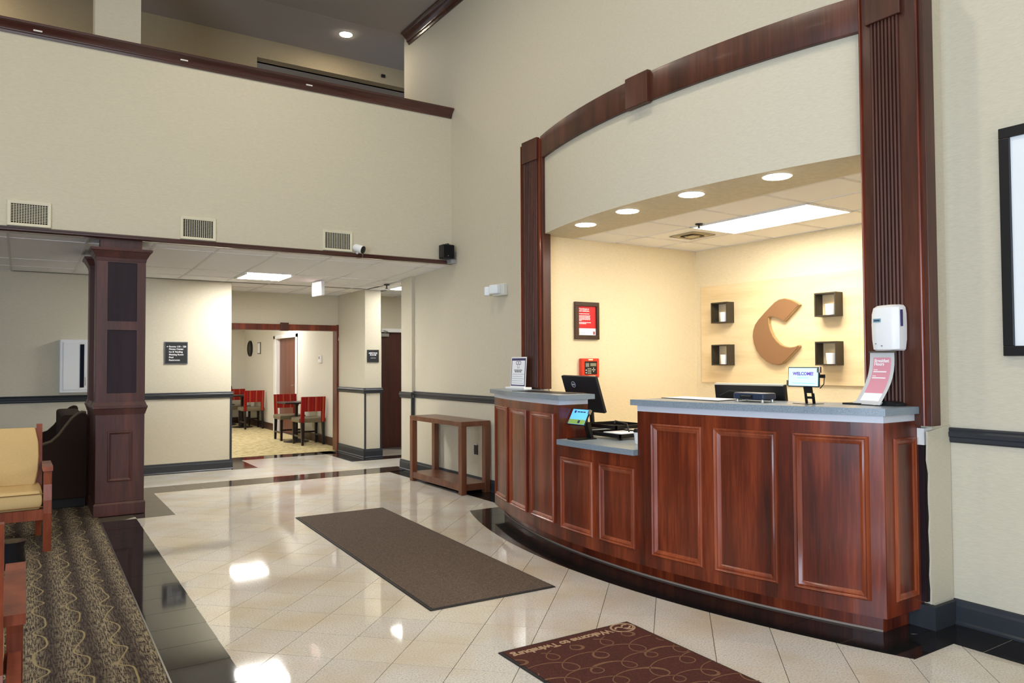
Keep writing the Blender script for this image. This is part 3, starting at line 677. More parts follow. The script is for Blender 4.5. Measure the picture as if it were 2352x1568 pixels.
MB().lathe([(.030, 0), (.041, .085), (.039, .085), (.0, .08)], (3.70, 4.03, .858), 20).build('cup', WHITE, cp_, smooth=True)
MB().lathe([(.043, .083), (.044, .092), (.036, .108), (.0, .108)], (3.70, 4.03, .858), 20).build('lid', BLACK, cp_, smooth=True)
# right-hand desk top
solo('paper_sheet', MB().hexa([(3.70, 3.86, ZT+.001), (3.67, 3.28, ZT+.001), (3.93, 3.32, ZT+.001), (3.92, 3.87, ZT+.001)], [(3.70, 3.86, ZT+.003), (3.67, 3.28, ZT+.003), (3.93, 3.32, ZT+.003), (3.92, 3.87, ZT+.003)]) if False else
     MB().prism([(3.70, 3.775), (3.67, 3.27), (3.90, 3.31), (3.90, 3.775)], 'z', ZT+.004, ZT+.006), PAPER, 'white sheet lying on the dark folder beside the desk monitor', 'paper', (3.8, 3.5, ZT+.004))
solo('folder', MB().prism([(3.675, 3.78), (3.645, 3.24), (3.91, 3.285), (3.91, 3.78)], 'z', ZT+.0003, ZT+.004), BLACK, 'thin dark folder under a white sheet on the desk', 'folder', (3.8, 3.5, ZT))
m2 = thing('monitor', 'low black monitor seen from behind below the wall panel', 'monitor', (4.12, 3.35, .858))
mg = quad_frame((4.04, 3.635, 1.288), (0, -1, .003), (-.12, 0, 1))
plate(mg, 0, .572, -.33, 0, -.035, 0).build('back_shell', mat('black monitor plastic', srgb(16, 17, 20), .35), m2, bevel=.006)
plate(mg, .012, .56, -.32, -.01, -.04, -.033).build('screen', mat('dark screen 2', srgb(8, 8, 10), .15), m2)
plate(mg, .004, .568, -.006, .004, -.03, .0).build('top_edge', mat('pale edge', srgb(210, 200, 180), .4), m2)
MB().tube([(4.10, 3.35, 1.1), (4.14, 3.35, .99), (4.14, 3.35, .87)], .022, 8).build('neck', BLACK, m2)
B(4.04, 4.26, 3.22, 3.48, .858, .872).build('foot', BLACK, m2, bevel=.004)
cd = thing('card_printer', 'dark blue-grey key card device standing on small feet in front of the low monitor', 'card reader', (3.80, 3.08, ZT))
SLATE = mat('slate plastic', srgb(44, 54, 74), .3)
B(3.74, 3.86, 2.98, 3.21, ZT+.016, ZT+.056).build('body', SLATE, cd, bevel=.008)
B(3.732, 3.745, 3.06, 3.15, ZT+.022, ZT+.042).build('slot', BLACK, cd)
B(3.728, 3.738, 3.07, 3.14, ZT+.036, ZT+.0395).build('slot_lip', STEEL, cd)
for x, y in ((3.755, 3.0), (3.755, 3.19), (3.845, 3.0), (3.845, 3.19)): MB().lathe([(.010, 0), (.008, .018)], (x, y, ZT), 10).build('foot', STEEL, cd)
MB().tube([(3.86, 3.2, ZT+.03), (3.92, 3.3, ZT+.05), (3.95, 3.42, ZT+.055), (3.97, 3.52, ZT+.02), (4.0, 3.5, ZT-.0)], .003, 6).build('cable', BLACK, cd)
# welcome tablet
m3 = quad_frame((3.815, 2.862, 1.292), (.02, -1, 0), (.06, 0, 1))
tw, s3 = tablet('tablet_stand', 'upright tablet on black stand showing a welcome screen', m3, .205, .116, (3.83, 2.76, ZT), None, AQUA)
lettering('WELCOME!', .0265, PURP, s3, on(m3, .102, .068), m3.to_3x3() @ Vector((1,0,0)), m3.to_3x3() @ Vector((0,1,0)), align='CENTER', bold=.0012)
for k, (a, b, z_) in enumerate(((.065, .14, .052), (.03, .175, .02))): plate(m3, a, b, z_, z_+.003, .0012, .002).build('screen_text', mat('tablet faint text %d' % k, srgb(120, 190, 215), .4, emit=srgb(120, 190, 215), estr=.5), s3)
st = MB()
def slant(m, y0, y1, z0, z1, x0=3.838, x1=3.868, t=.008):
    m.hexa([(x1, y0, z0), (x1, y1, z0), (x1+t, y1, z0), (x1+t, y0, z0)], [(x0, y0, z1), (x0, y1, z1), (x0+t, y1, z1), (x0+t, y0, z1)])
slant(st, 2.720, 2.775, 1.255, 1.30, 3.838, 3.848); slant(st, 2.762, 2.775, 1.196, 1.255, 3.848, 3.858); slant(st, 2.712, 2.727, 1.196, 1.255, 3.848, 3.858); slant(st, 2.712, 2.775, 1.222, 1.236, 3.851, 3.853)
st.build('stand', BLACKM, tw)
MB().prism([(3.77, 2.69), (3.90, 2.68), (3.93, 2.80), (3.80, 2.82)], 'z', ZT, ZT+.003).build('base', BLACKM, tw)
MB().tube([(3.82, 2.65, 1.36), (3.84, 2.635, 1.35), (3.85, 2.645, 1.31), (3.85, 2.67, 1.285)], .003, 6).box(3.825, 3.845, 2.632, 2.655, 1.345, 1.365).build('side_clip', BLACKM, tw)
# breakfast sign: curved acrylic
bs = thing('breakfast_sign', 'curved tabletop sign with pink breakfast hours sheet beside the dispenser', 'sign', (3.97, 2.45, ZT))
PINK = mat('pink print', srgb(222, 150, 164), .6); PINK2 = mat('pale pink print', srgb(236, 190, 200), .6); ACR = mat('grey acrylic', srgb(205, 205, 205), .3)
BL_, BR_, TL_, TR_ = Vector((3.975, 2.535, ZT+.012)), Vector((3.94, 2.362, ZT+.012)), Vector((4.015, 2.462, 1.492)), Vector((3.985, 2.305, 1.49))
def bsp(u, v, d=0):
    p = (BL_*(1-u)+BR_*u)*(1-v)+(TL_*(1-u)+TR_*u)*v
    s_ = math.sin(v*math.pi)*.028; return tuple(p+Vector((.55, -.83, 0))*s_*.9+Vector((-1, .1, -.1)).normalized()*d)
def bsheet(u0, u1, v0, v1, d0, d1, n=8):
    m = MB(); return m.loft([[bsp(u0, v0+(v1-v0)*k/n, d0), bsp(u1, v0+(v1-v0)*k/n, d0), bsp(u1, v0+(v1-v0)*k/n, d1), bsp(u0, v0+(v1-v0)*k/n, d1)] for k in range(n+1)])
bsheet(0, 1, 0, 1, -.002, 0).build('sheet', ACR, bs, smooth=True)
bsheet(.15, .87, .20, .89, 0, .001).build('pink_field', PINK, bs, smooth=True)
bsheet(.15, .87, .05, .20, 0, .001).build('white_field', PAPER, bs, smooth=True)
bsheet(-.03, 1.03, .985, 1.012, -.006, .005).build('top_bar', STEEL, bs); bsheet(-.03, 1.03, -.02, .03, -.006, .008).build('bottom_bar', ACR, bs)
for v_, s_, tx, b_ in ((.80, .026, 'Breakfast', .0006), (.735, .026, 'Hours', .0006)):
    o_ = Vector(bsp(.20, v_, .0014)); lettering(tx, s_, PAPER, bs, o_, Vector(bsp(.8, v_))-Vector(bsp(.2, v_)), Vector(bsp(.2, v_+.06))-Vector(bsp(.2, v_-.0)), bold=b_)
for a_, b_, v_, h_ in ((.20, .36, .645, .012), (.20, .72, .605, .02), (.20, .34, .525, .012), (.20, .74, .485, .02)):
    bsheet(a_, b_, v_, v_+h_, .001, .0018, 1).build('print_line', PAPER, bs)
B(3.955, 4.045, 2.45, 2.60, ZT, ZT+.010).build('foot', BLACK, bs)
solo('stapler', MB().loft([[(3.97, 2.29+.12*u, ZT+.0005), (4.03, 2.27+.12*u, ZT+.0005), (4.03, 2.27+.12*u, ZT+.016+.012*math.sin(u*3)), (3.97, 2.29+.12*u, ZT+.016+.012*math.sin(u*3))] for u in (0, .25, .5, .75, 1)]), BLACK, 'flat black gadget lying behind the breakfast hours sign', 'gadget', (4.0, 2.35, ZT))
# hand sanitiser dispenser on the pilaster
dp = thing('soap_dispenser', 'white wall-mounted hand sanitiser dispenser on the fluted pilaster', 'dispenser', (4.06, 2.33, 1.5))
rings = []
for z, w, d0, d1 in ((1.497, .072, .03, .070), (1.505, .079, .02, .082), (1.56, .083, .0, .087), (1.64, .084, .0, .089), (1.70, .083, .0, .087), (1.735, .078, .0, .080), (1.748, .068, .004, .060), (1.752, .05, .01, .035)):
    y_, r_ = 2.352, .022; xf, xb = 4.052-d1, 4.052-d0*.3; rg_ = []
    for a, b in ((xf+r_*.3, y_-w+r_), (xf, y_-w+2*r_), (xf, y_+w-2*r_), (xf+r_*.3, y_+w-r_), (xf+r_, y_+w-r_*.2), (xb, y_+w), (xb, y_-w), (xf+r_, y_-w+r_*.2)): rg_.append((a, b, z))
    rings.append(rg_)
MB().loft(rings).build('housing', WHITE, dp, smooth=True)
B(3.995, 4.005, 2.263, 2.272, 1.63, 1.72).build('window_slot', NAVY, dp)
B(3.960, 3.966, 2.365, 2.408, 1.655, 1.675).build('label', mat('teal label', srgb(120, 160, 165), .5), dp)
B(3.9595, 3.961, 2.370, 2.402, 1.661, 1.668).build('label_print', NAVY, dp)
MB().box(3.962, 3.968, 2.36, 2.366, 1.522, 1.526).box(3.962, 3.968, 2.395, 2.40, 1.535, 1.538).build('sensor', INK, dp)
# ------------------------------------------------------------------ alcove wall: wood panel, shadow boxes, logo, poster, alarm panel
XB = 6.192
PANW = wood('pale maple panel', srgb(222, 194, 146), srgb(232, 206, 160), srgb(240, 216, 174), .5, .05, scale=(2, .6, 6))
solo('wall_panel', B(XB-.02, XB-.001, 3.45, 5.725, 1.22, 2.252), PANW, 'large pale maple panel behind the logo on the reception back wall', 'wall panel', (XB, 4.6, 1.22), bevel=.002)
BOXM = mat('dark olive box', srgb(58, 50, 38), .5)
CUPW = mat('white candle wax', srgb(245, 240, 232), .5)
def shadow_box(lab, lab2, yc, zc_):
    t = thing('shadow_box', lab, 'wall shelf', (XB-.07, yc, zc_-.11), group='square shadow boxes round the logo')
    w, x0, x1, th = .108, XB-.13, XB-.021, .012
    B(x0, x1, yc-w, yc+w, zc_+w-th, zc_+w).build('top_board', BOXM, t); B(x0, x1, yc-w, yc+w, zc_-w, zc_-w+th).build('bottom_board', BOXM, t)
    B(x0, x1, yc-w, yc-w+th, zc_-w+th, zc_+w-th).build('side_board', BOXM, t); B(x0, x1, yc+w-th, yc+w, zc_-w+th, zc_+w-th).build('side_board', BOXM, t)
    c = (XB-.072, yc-.02, zc_-w+th)
    o = MB().lathe([(.040, 0), (.048, .10), (.045, .10), (.042, .085), (.0, .08)], c, 20)
    solo('candle_cup', o, CUPW, lab2, 'candle', c, 'white cups in the shadow boxes', smooth=True)
for yc, zc_, a in ((5.378, 1.953, 'upper box toward the poster'), (5.378, 1.512, 'lower box toward the poster'), (4.143, 1.955, 'upper box toward the dispenser'), (4.143, 1.512, 'lower box toward the dispenser')):
    shadow_box('dark square shadow box on the maple panel, '+a, 'white cup candle in the '+a, yc, zc_)
# crescent C logo
LOGO = mat('bronze logo paint', srgb(140, 102, 68), .5); LOGE = mat('logo edge gold', srgb(176, 146, 100), .45)
lgo = thing('wall_logo', 'big bronze crescent letter C logo on the maple panel', 'logo', (XB-.05, 4.72, 1.4))
def pt(px, py):     # outline read off the mounted sign: y/z on its front plane
    k = 5.226; u = (1590+px/k-1176)/FPX; v = (784-(600+py/k))/FPX
    d = fw+rt*u+up*v; s_ = (XB-.062)/d.x; return (d.y*s_, CAM_H+d.z*s_)
outer = [(1285, 520), (1240, 488), (1180, 458), (1105, 442), (1040, 455), (985, 490), (930, 545), (860, 620), (790, 700), (750, 760), (728, 830), (722, 900), (735, 980), (765, 1065), (820, 1145), (890, 1205), (960, 1237), (1030, 1245), (1085, 1228), (1140, 1175), (1200, 1115), (1250, 1062), (1283, 1020)]
inner = [(1275, 1003), (1230, 1022), (1170, 1032), (1110, 1022), (1060, 1000), (1010, 955), (965, 895), (932, 820), (915, 750), (913, 680), (925, 665), (990, 672), (1045, 695), (1100, 725), (1150, 670), (1200, 615), (1245, 565)]
poly = [pt(*p) for p in outer+inner]
MB().prism([(y, z) for y, z in poly], 'x', XB-.058, XB-.021).build('letter_body', LOGE, lgo)
inset = []
cyl_, czl_ = sum(p[0] for p in poly)/len(poly), sum(p[1] for p in poly)/len(poly)
nP = len(poly)
for i in range(nP):
    a, b, c = Vector(poly[i-1]), Vector(poly[i]), Vector(poly[(i+1) % nP])
    t1, t2 = (b-a).normalized(), (c-b).normalized(); nn_ = Vector((t1.y+t2.y, -(t1.x+t2.x)))
    if nn_.length < 1e-6: nn_ = Vector((t1.y, -t1.x))
    inset.append(b+nn_.normalized()*.006)
ar_ = sum(poly[i][0]*poly[(i+1) % nP][1]-poly[(i+1) % nP][0]*poly[i][1] for i in range(nP))
if ar_ > 0: inset = [Vector(poly[i])*2-inset[i] for i in range(nP)]
MB().prism([tuple(p) for p in inset], 'x', XB-.064, XB-.057).build('letter_face', LOGO, lgo)
# framed red poster on the left wall of the alcove
YP = 5.815
po = thing('framed_poster', 'red and white notice in a dark wooden frame on the alcove wall', 'poster', (4.645, YP, 1.67))
FRB = wood('dark brown frame', srgb(40, 26, 20), srgb(54, 36, 28), srgb(68, 46, 36), .35, .2)
for a in ((4.495, 4.797, 1.668, 1.71), (4.495, 4.797, 1.995, 2.036), (4.495, 4.541, 1.71, 1.995), (4.763, 4.797, 1.71, 1.995)): B(a[0], a[1], YP-.028, YP-.001, a[2], a[3]).build('frame_bar', FRB, po, bevel=.003)
B(4.541, 4.765, YP-.010, YP-.002, 1.705, 1.998).build('sheet', PAPER, po); B(4.541, 4.765, YP-.012, YP-.010, 1.778, 1.998).build('red_field', mat('poster red', srgb(206, 36, 40), .5), po)
lettering('Commitment to\nyour satisfaction.', .019, PAPER, po, (4.553, YP-.0122, 1.962), (1, 0, 0), (0, 0, 1), bold=.0007)
fq = quad_frame((4.541, YP-.012, 1.705), (1, 0, 0), (0, 0, 1))
word_bars(fq, [(.012, .14, .212), (.012, .15, .192), (.012, .145, .18), (.012, .15, .168), (.012, .15, .156), (.012, .045, .145), (.012, .16, .126), (.012, .1, .115)], .0065, 0, .0006, 8).build('body_print', PAPER, po)
word_bars(fq, [(.012, .09, .024)], .005, 0, .0004, 9).build('footer_print', FAINT, po); word_bars(fq, [(.08, .215, .062)], .0035, 0, .0004, 10).build('rule_print', FAINT, po)
B(4.728, 4.75, YP-.0128, YP-.0118, 1.718, 1.748).build('emblem', mat('dull red', srgb(170, 90, 90), .6), po)
fa = thing('alarm_panel', 'red fire alarm panel with black keypad below the framed poster', 'alarm panel', (4.66, YP, 1.29))
B(4.553, 4.772, YP-.05, YP-.001, 1.292, 1.482).build('housing', mat('alarm red', srgb(214, 60, 36), .4), fa, bevel=.008)
B(4.588, 4.74, YP-.053, YP-.049, 1.325, 1.452).build('keypad', BLACK, fa)
B(4.655, 4.728, YP-.055, YP-.052, 1.405, 1.435).build('display', mat('grey green lcd', srgb(140, 138, 112), .4), fa)
KEYM = mat('key grey', srgb(205, 202, 190), .5)
kb = MB()
for i in range(3):
    for j in range(4): kb.box(4.622+i*.016, 4.632+i*.016, YP-.055, YP-.052, 1.332+j*.015, 1.339+j*.015)
for i in range(4): kb.box(4.598, 4.64, YP-.0545, YP-.052, 1.40+i*.010, 1.404+i*.010)
for dx, dz in ((0, 0), (.016, 0), (-.016, 0), (0, .016), (0, -.016)): kb.box(4.690+dx, 4.700+dx, YP-.055, YP-.052, 1.365+dz, 1.374+dz)
kb.box(4.596, 4.610, YP-.055, YP-.052, 1.36, 1.372).box(4.596, 4.610, YP-.055, YP-.052, 1.335, 1.347).build('keys', KEYM, fa)
for z in (1.462, 1.300): B(4.635, 4.69 if z > 1.4 else 4.72, YP-.052, YP-.049, z, z+.013).build('label', mat('cream label', srgb(240, 225, 180), .6), fa)
# ------------------------------------------------------------------ ceiling fittings of the alcove
WARM = (1, .85, .66, 1); NEUT = (1, .94, .83, 1); COOL = (1, .98, .94, 1)
CANE = emissive('downlight glow', WARM, 42)
for lab, x, y in (('first from the poster wall', 4.13, 5.16), ('second from the poster wall', 4.05, 4.525), ('third from the poster wall', 4.04, 3.825), ('nearest the fluted pilaster by the dispenser', 4.13, 3.155)):
    t = thing('downlight', 'round recessed downlight in the desk soffit, '+lab, 'downlight', (x, y, ZH), group='soffit downlights')
    MB().lathe([(.096, -.004), (.099, 0), (.086, .0), (.085, -.003)], (x, y, ZH), 24).build('trim_ring', WHITE, t)
    MB().lathe([(.087, -.0065), (.087, -.002), (0, -.002)], (x, y, ZH), 24).build('lens', CANE, t)
tf = thing('ceiling_light', 'long bright fluorescent troffer in the reception ceiling', 'ceiling light', (5.33, 4.17, ZH))
B(5.05, 5.606, 3.585, 4.766, ZH-.003, ZH+.02).build('diffuser', emissive('troffer glow', NEUT, 19), tf)
MB().box(5.04, 5.616, 3.572, 3.588, ZH-.008, ZH).box(5.04, 5.616, 4.763, 4.779, ZH-.008, ZH).box(5.038, 5.052, 3.575, 4.776, ZH-.008, ZH).box(5.604, 5.618, 3.575, 4.776, ZH-.008, ZH).build('frame', WHITEP, tf)
def diffuser(name, label, x0, x1, y0, y1, z, m, fins=4):
    t = thing(name, label, 'air vent', ((x0+x1)/2, (y0+y1)/2, z)); cx_, cy_ = (x0+x1)/2, (y0+y1)/2; hw, hh = (x1-x0)/2, (y1-y0)/2
    B(x0, x1, y0, y1, z-.003, z).build('plate', m, t)
    for k in range(fins):
        a = 1-k/fins*.9; b = a-.1; d = MB()
        d.loft([[(cx_-hw*a, cy_-hh*a, z-.006-.003*k), (cx_+hw*a, cy_-hh*a, z-.006-.003*k), (cx_+hw*a, cy_+hh*a, z-.006-.003*k), (cx_-hw*a, cy_+hh*a, z-.006-.003*k)],
                [(cx_-hw*b, cy_-hh*b, z-.001), (cx_+hw*b, cy_-hh*b, z-.001), (cx_+hw*b, cy_+hh*b, z-.001), (cx_-hw*b, cy_+hh*b, z-.001)]], cap=False).build('louvre', m if k % 2 else BLACKM, t)
    return t
CREAM = mat('cream metal', srgb(218, 204, 170), .5)
diffuser('ceiling_vent', 'square stepped air vent in the reception ceiling beside the troffer', 5.22, 5.52, 4.92, 5.24, ZH, CREAM)
sp = thing('sprinkler', 'small ceiling sprinkler head above the reception troffer', 'sprinkler', (4.98, 4.63, ZH))
MB().lathe([(.035, 0), (.03, -.008), (.012, -.012)], (4.98, 4.63, ZH), 14).build('rosette', BLACKM, sp); MB().lathe([(.008, -.01), (.008, -.03), (.018, -.032), (.018, -.036)], (4.98, 4.63, ZH), 10).build('head', BLACKM, sp)
sd = thing('smoke_detector', 'small round smoke detector on the reception ceiling by the pilaster', 'smoke detector', (5.2, 3.05, ZH))
MB().lathe([(.065, 0), (.065, -.018), (.05, -.038), (0, -.042)], (5.2, 3.05, ZH), 20).build('housing', CREAM, sd, smooth=True); MB().lathe([(.012, -.04), (.010, -.05)], (5.18, 3.07, ZH), 8).build('lamp', BLACK, sd)

# ------------------------------------------------------------------ under-balcony fittings
tb_ = thing('ceiling_light', 'bright square fluorescent troffer under the balcony', 'ceiling light', (2.61, 9.98, 2.58))
MB().hexa([(2.33, 9.70, zceil(9.70)-.004), (2.89, 9.70, zceil(9.70)-.004), (2.89, 10.27, zceil(10.27)-.004), (2.33, 10.27, zceil(10.27)-.004)], [(2.33, 9.70, zceil(9.70)+.02), (2.89, 9.70, zceil(9.70)+.02), (2.89, 10.27, 2.6), (2.33, 10.27, 2.6)]).build('diffuser', emissive('hall troffer glow', COOL, 54), tb_)
MB().box(2.305, 2.335, 9.69, 10.28, 2.57, 2.60).box(2.885, 2.915, 9.69, 10.28, 2.57, 2.60).build('frame', WHITEP, tb_)
tc_ = thing('ceiling_light', 'partly hidden troffer glowing in the meeting room corridor', 'ceiling light', (4.98, 10.35, 2.58))
B(4.69, 5.28, 10.08, 10.63, 2.572, 2.59).build('diffuser', emissive('corridor troffer glow', COOL, 17), tc_)
s2 = thing('sprinkler', 'dark sprinkler head hanging in the corridor by the meeting room', 'sprinkler', (4.37, 10.04, 2.58))
MB().lathe([(.045, 0), (.04, -.01), (.012, -.015)], (4.37, 10.04, 2.579), 14).build('rosette', BLACKM, s2); MB().lathe([(.01, -.014), (.01, -.05), (.022, -.052), (.022, -.06)], (4.37, 10.04, 2.579), 10).build('head', BLACKM, s2)
ex = thing('exit_sign', 'glowing red and white exit sign hanging under the balcony', 'exit sign', (3.39, 10.12, 2.38), rotz=0)
EXW = emissive('exit sign white', (1, .85, .80, 1), .45); EXR = emissive('exit letters', (1, .10, .08, 1), .9)
exm = Matrix.Translation((3.39, 10.12, 2.475)) @ Matrix.Rotation(math.radians(-85), 4, 'Z')
B(-.155, .155, -.025, .025, -.098, .098).xf(exm).build('housing', WHITE, ex, bevel=.006)
B(-.148, .148, -.028, -.025, -.09, .09).xf(exm).build('face', EXW, ex); B(-.05, .05, -.03, .03, .098, .105).xf(exm).build('mount', WHITE, ex)
lettering('EXIT', .155, EXR, ex, exm @ Vector((0, -.0285, -.055)), exm.to_3x3() @ Vector((1, 0, 0)), (0, 0, 1), align='CENTER', bold=.004)
# directory sign on the back wall
SIGNM = mat('black sign face', srgb(38, 40, 42), .45)
ds = thing('direction_sign', 'black directory sign listing rooms and amenities on the back wall', 'sign', (1.70, YB, 1.454))
B(1.553, 1.838, YB-.012, YB-.001, 1.452, 1.745).build('border', mat('pewter border', srgb(96, 96, 104), .4), ds); B(1.563, 1.829, YB-.015, YB-.012, 1.462, 1.736).build('face', SIGNM, ds)
for k, tx in enumerate(('Rooms 110 - 120', 'Fitness Center', 'Ice & Vending', 'Meeting Room', 'Pool', 'Restrooms')):
    lettering(tx, .030, PAPER, ds, (1.605, YB-.0155, 1.672-(.033*k if k < 2 else .033+.0365*(k-1))), (1, 0, 0), (0, 0, 1), bold=.0007)
MB().prism([(1.575, 1.681), (1.586, 1.690), (1.586, 1.684), (1.596, 1.684), (1.596, 1.678), (1.586, 1.678), (1.586, 1.672)], 'y', YB-.0165, YB-.015).build('arrow', PAPER, ds)
mr = thing('room_sign', 'small black meeting room sign on the pale pier', 'sign', (4.51, 10.9, 1.46))
B(4.417, 4.608, 10.888, 10.899, 1.462, 1.655).build('border', mat('pewter border 2', srgb(70, 74, 72), .4), mr); B(4.424, 4.601, 10.885, 10.888, 1.469, 1.648).build('face', SIGNM, mr)
lettering('MEETING\nROOM', .034, PAPER, mr, (4.512, 10.8845, 1.592), (1, 0, 0), (0, 0, 1), align='CENTER', bold=.0008, lines=.85)
B(4.47, 4.555, 10.8843, 10.885, 1.525, 1.531).build('braille', FAINT, mr)
# fire extinguisher cabinet
fe = thing('extinguisher_cabinet', 'white fire extinguisher cabinet with dark glass slot on the back wall', 'cabinet', (.55, YB, 1.1))
CABW = mat('cabinet white enamel', srgb(226, 228, 228), .35)
B(.36, .745, YB-.10, YB-.001, 1.10, 1.76).build('housing', CABW, fe, bevel=.012)
dr = B(.40, .71, YB-.106, YB-.099, 1.135, 1.725).build('door', CABW, fe, bevel=.003)
B(.578, .624, YB-.109, YB-.105, 1.165, 1.70).build('glass_slot', mat('dark glass', srgb(26, 28, 42), .1), dr)
MB().tube([(.635, YB-.105, 1.19), (.635, YB-.125, 1.19), (.635, YB-.125, 1.29), (.635, YB-.105, 1.29)], .004, 6).build('handle', STEEL, dr)
# wooden columns
def column():
    t = thing('column', 'square plum-stained wooden column with two dark panels at the carpet edge', 'column', (.78, 8.24, 0), group='wooden columns under the balcony', kind='thing')
    x0, x1, y0, y1 = .57, .99, 8.12, 8.36
    def ringbox(name, e0, e1, z0, z1, m, bv=0):
        return MB().hexa([(x0-e0, y0-e0, z0), (x1+e0, y0-e0, z0), (x1+e0, y1+e0, z0), (x0-e0, y1+e0, z0)], [(x0-e1, y0-e1, z1), (x1+e1, y0-e1, z1), (x1+e1, y1+e1, z1), (x0-e1, y1+e1, z1)]).build(name, m, t, bevel=bv)
    ringbox('plinth', .012, .012, 0.004, .115, COLW, .004); ringbox('plinth_bead', .012, .002, .115, .13, COLW)
    ringbox('pedestal', .0, .0, .13, .975, COLW, .004)
    ringbox('cap_cove', .004, .02, .965, 1.02, COLW); ringbox('cap_roll', .026, .026, 1.02, 1.05, COLW, .008); ringbox('cap_fillet', .018, .005, 1.05, 1.085, COLW)
    ringbox('shaft', -.006, -.006, 1.08, 2.46, COLP)
    for side in range(2):
        m = MB(); R4 = Matrix.Translation((.78, 8.24, 0)) @ Matrix.Rotation(side*math.pi, 4, 'Z') @ Matrix.Translation((-.78, -8.24, 0))
        for a in ((.57, .662, 1.08, 2.45), (.915, .99, 1.08, 2.45), (.662, .915, 1.08, 1.17), (.662, .915, 1.778, 1.862), (.662, .915, 2.43, 2.45)): m.box(a[0], a[1], y0, y0+.02, a[2], a[3])
        m.xf(R4).build('stile_frame', COLW, t)
        p = MB(); lp_ = lambda i, d: [(.672+i, y0-d, .327+i), (.885-i, y0-d, .327+i), (.885-i, y0-d, .807-i), (.672+i, y0-d, .807-i)]
        p.loft([lp_(0, 0), lp_(.003, .010), (lp_(.012, .012)), lp_(.022, .006), lp_(.03, .001)], cap=False).xf(R4).build('panel_moulding', COLW, t)
    for xa in (.566, .974): B(xa, xa+.02, 8.139, 8.341, 1.08, 2.45).build('side_board', COLW, t)
    ringbox('capital_neck', .004, .010, 2.44, 2.475, COLW, .003); ringbox('capital_cove', .012, .045, 2.475, 2.535, COLW); ringbox('capital_crown', .055, .06, 2.535, 2.562, COLW, .004)
    ringbox('impost', -.03, -.03, 2.56, zceil(8.3)+.004, COLW)
    return t
c1 = column(); dup(c1, (.775, 9.02, 0), 0, 'second square wooden column standing in shade behind the first')
hw_ = thing('pedestal_wall', 'low wooden pedestal wall joining the two columns', 'half wall', (.78, 8.63, 0), kind='thing')
B(.57, .99, 8.374, 8.886, .13, .975).build('body', COLW, hw_); B(.56, 1.0, 8.376, 8.884, .004, .125).build('plinth', COLW, hw_)
MB().prism([(.566, .965), (.55, 1.02), (.544, 1.025), (.544, 1.048), (.55, 1.05), (.562, 1.085), (.998, 1.085), (1.01, 1.05), (1.016, 1.048), (1.016, 1.025), (1.01, 1.02), (.994, .965)], 'y', 8.39, 8.87).build('cap', COLW, hw_)
# balcony face: vents, camera, speaker
VENTM = mat('cream grille', srgb(216, 210, 186), .5); HOLE = mat('dark duct', srgb(20, 18, 18), .8)
for i, (x0, x1, cross, lab) in enumerate(((-.147, .195, True, 'cream egg-crate air vent nearest the column, low on the balcony wall'), (1.30, 1.643, False, 'middle cream air vent low on the balcony wall'), (2.771, 3.117, False, 'cream air vent beside the security camera on the balcony wall'))):
    t = thing('wall_vent', lab, 'air vent', ((x0+x1)/2, YA, 2.705), group='vents in the balcony wall'); z0, z1 = 2.706, 2.94
    B(x0+.02, x1-.02, YA-.004, YA+.001, z0+.02, z1-.02).build('duct', HOLE, t)
    fr_ = [[(x0+i_, YA-d_, z0+i_), (x1-i_, YA-d_, z0+i_), (x1-i_, YA-d_, z1-i_), (x0+i_, YA-d_, z1-i_)] for i_, d_ in ((0, 0), (.002, .014), (.006, .017), (.028, .013), (.031, .004))]
    MB().loft(fr_, cap=False).build('frame', VENTM, t)
    gr_ = MB(); n_ = 14
    for k in range(1, n_): a = x0+.03+(x1-x0-.06)*k/n_; gr_.box(a-.002, a+.002, YA-.014, YA-.004, z0+.03, z1-.03)
    nn2 = 12
    for k in range(1, nn2): a = z0+.03+(z1-z0-.06)*k/nn2; gr_.box(x0+.03, x1-.03, YA-(.0135 if cross else .008), YA-(.005), a-.0018 if cross else a-.0008, a+.0018 if cross else a+.0008)
    gr_.build('grille', VENTM, t)['kind'] = 'stuff'
sc_ = thing('security_camera', 'white bullet security camera on the lower balcony trim', 'camera', (3.17, YA-.06, 2.70))
cmx = Matrix.Translation((3.165, YA-.08, 2.745)) @ Matrix.Rotation(math.radians(38), 4, 'Z') @ Matrix.Rotation(math.radians(18), 4, 'X')
MB().lathe([(.0, .07), (.03, .065), (.043, .045), (.045, -.05), (.043, -.055)], (0, 0, 0), 20, 'y').xf(cmx).build('housing', WHITE, sc_, smooth=True)
MB().lathe([(.0435, -.045), (.0435, -.062), (.030, -.070), (0, -.072)], (0, 0, 0), 20, 'y').xf(cmx).build('lens_face', BLACK, sc_, smooth=True)
MB().tube([(3.165, YA-.06, 2.74), (3.165, YA-.03, 2.70), (3.165, YA-.012, 2.70)], .014, 8).build('bracket', WHITE, sc_)
MB().tube([(3.20, YA-.05, 2.72), (3.225, YA-.05, 2.68), (3.22, YA-.04, 2.645), (3.17, YA+.02, 2.645)], .004, 6).build('cable', mat('grey cable', srgb(150, 140, 130), .5), sc_)
sk = thing('loudspeaker', 'small black loudspeaker in the corner of the balcony wall', 'speaker', (4.27, 8.0, 2.70))
SPK = fabric('speaker cloth', srgb(22, 22, 24), .3, 300)
B(4.195, 4.352, 7.965, 8.085, 2.702, 2.872).build('cabinet', BLACK, sk, bevel=.012); B(4.203, 4.344, 7.958, 7.967, 2.712, 2.862).build('grille_cloth', SPK, sk, bevel=.003)
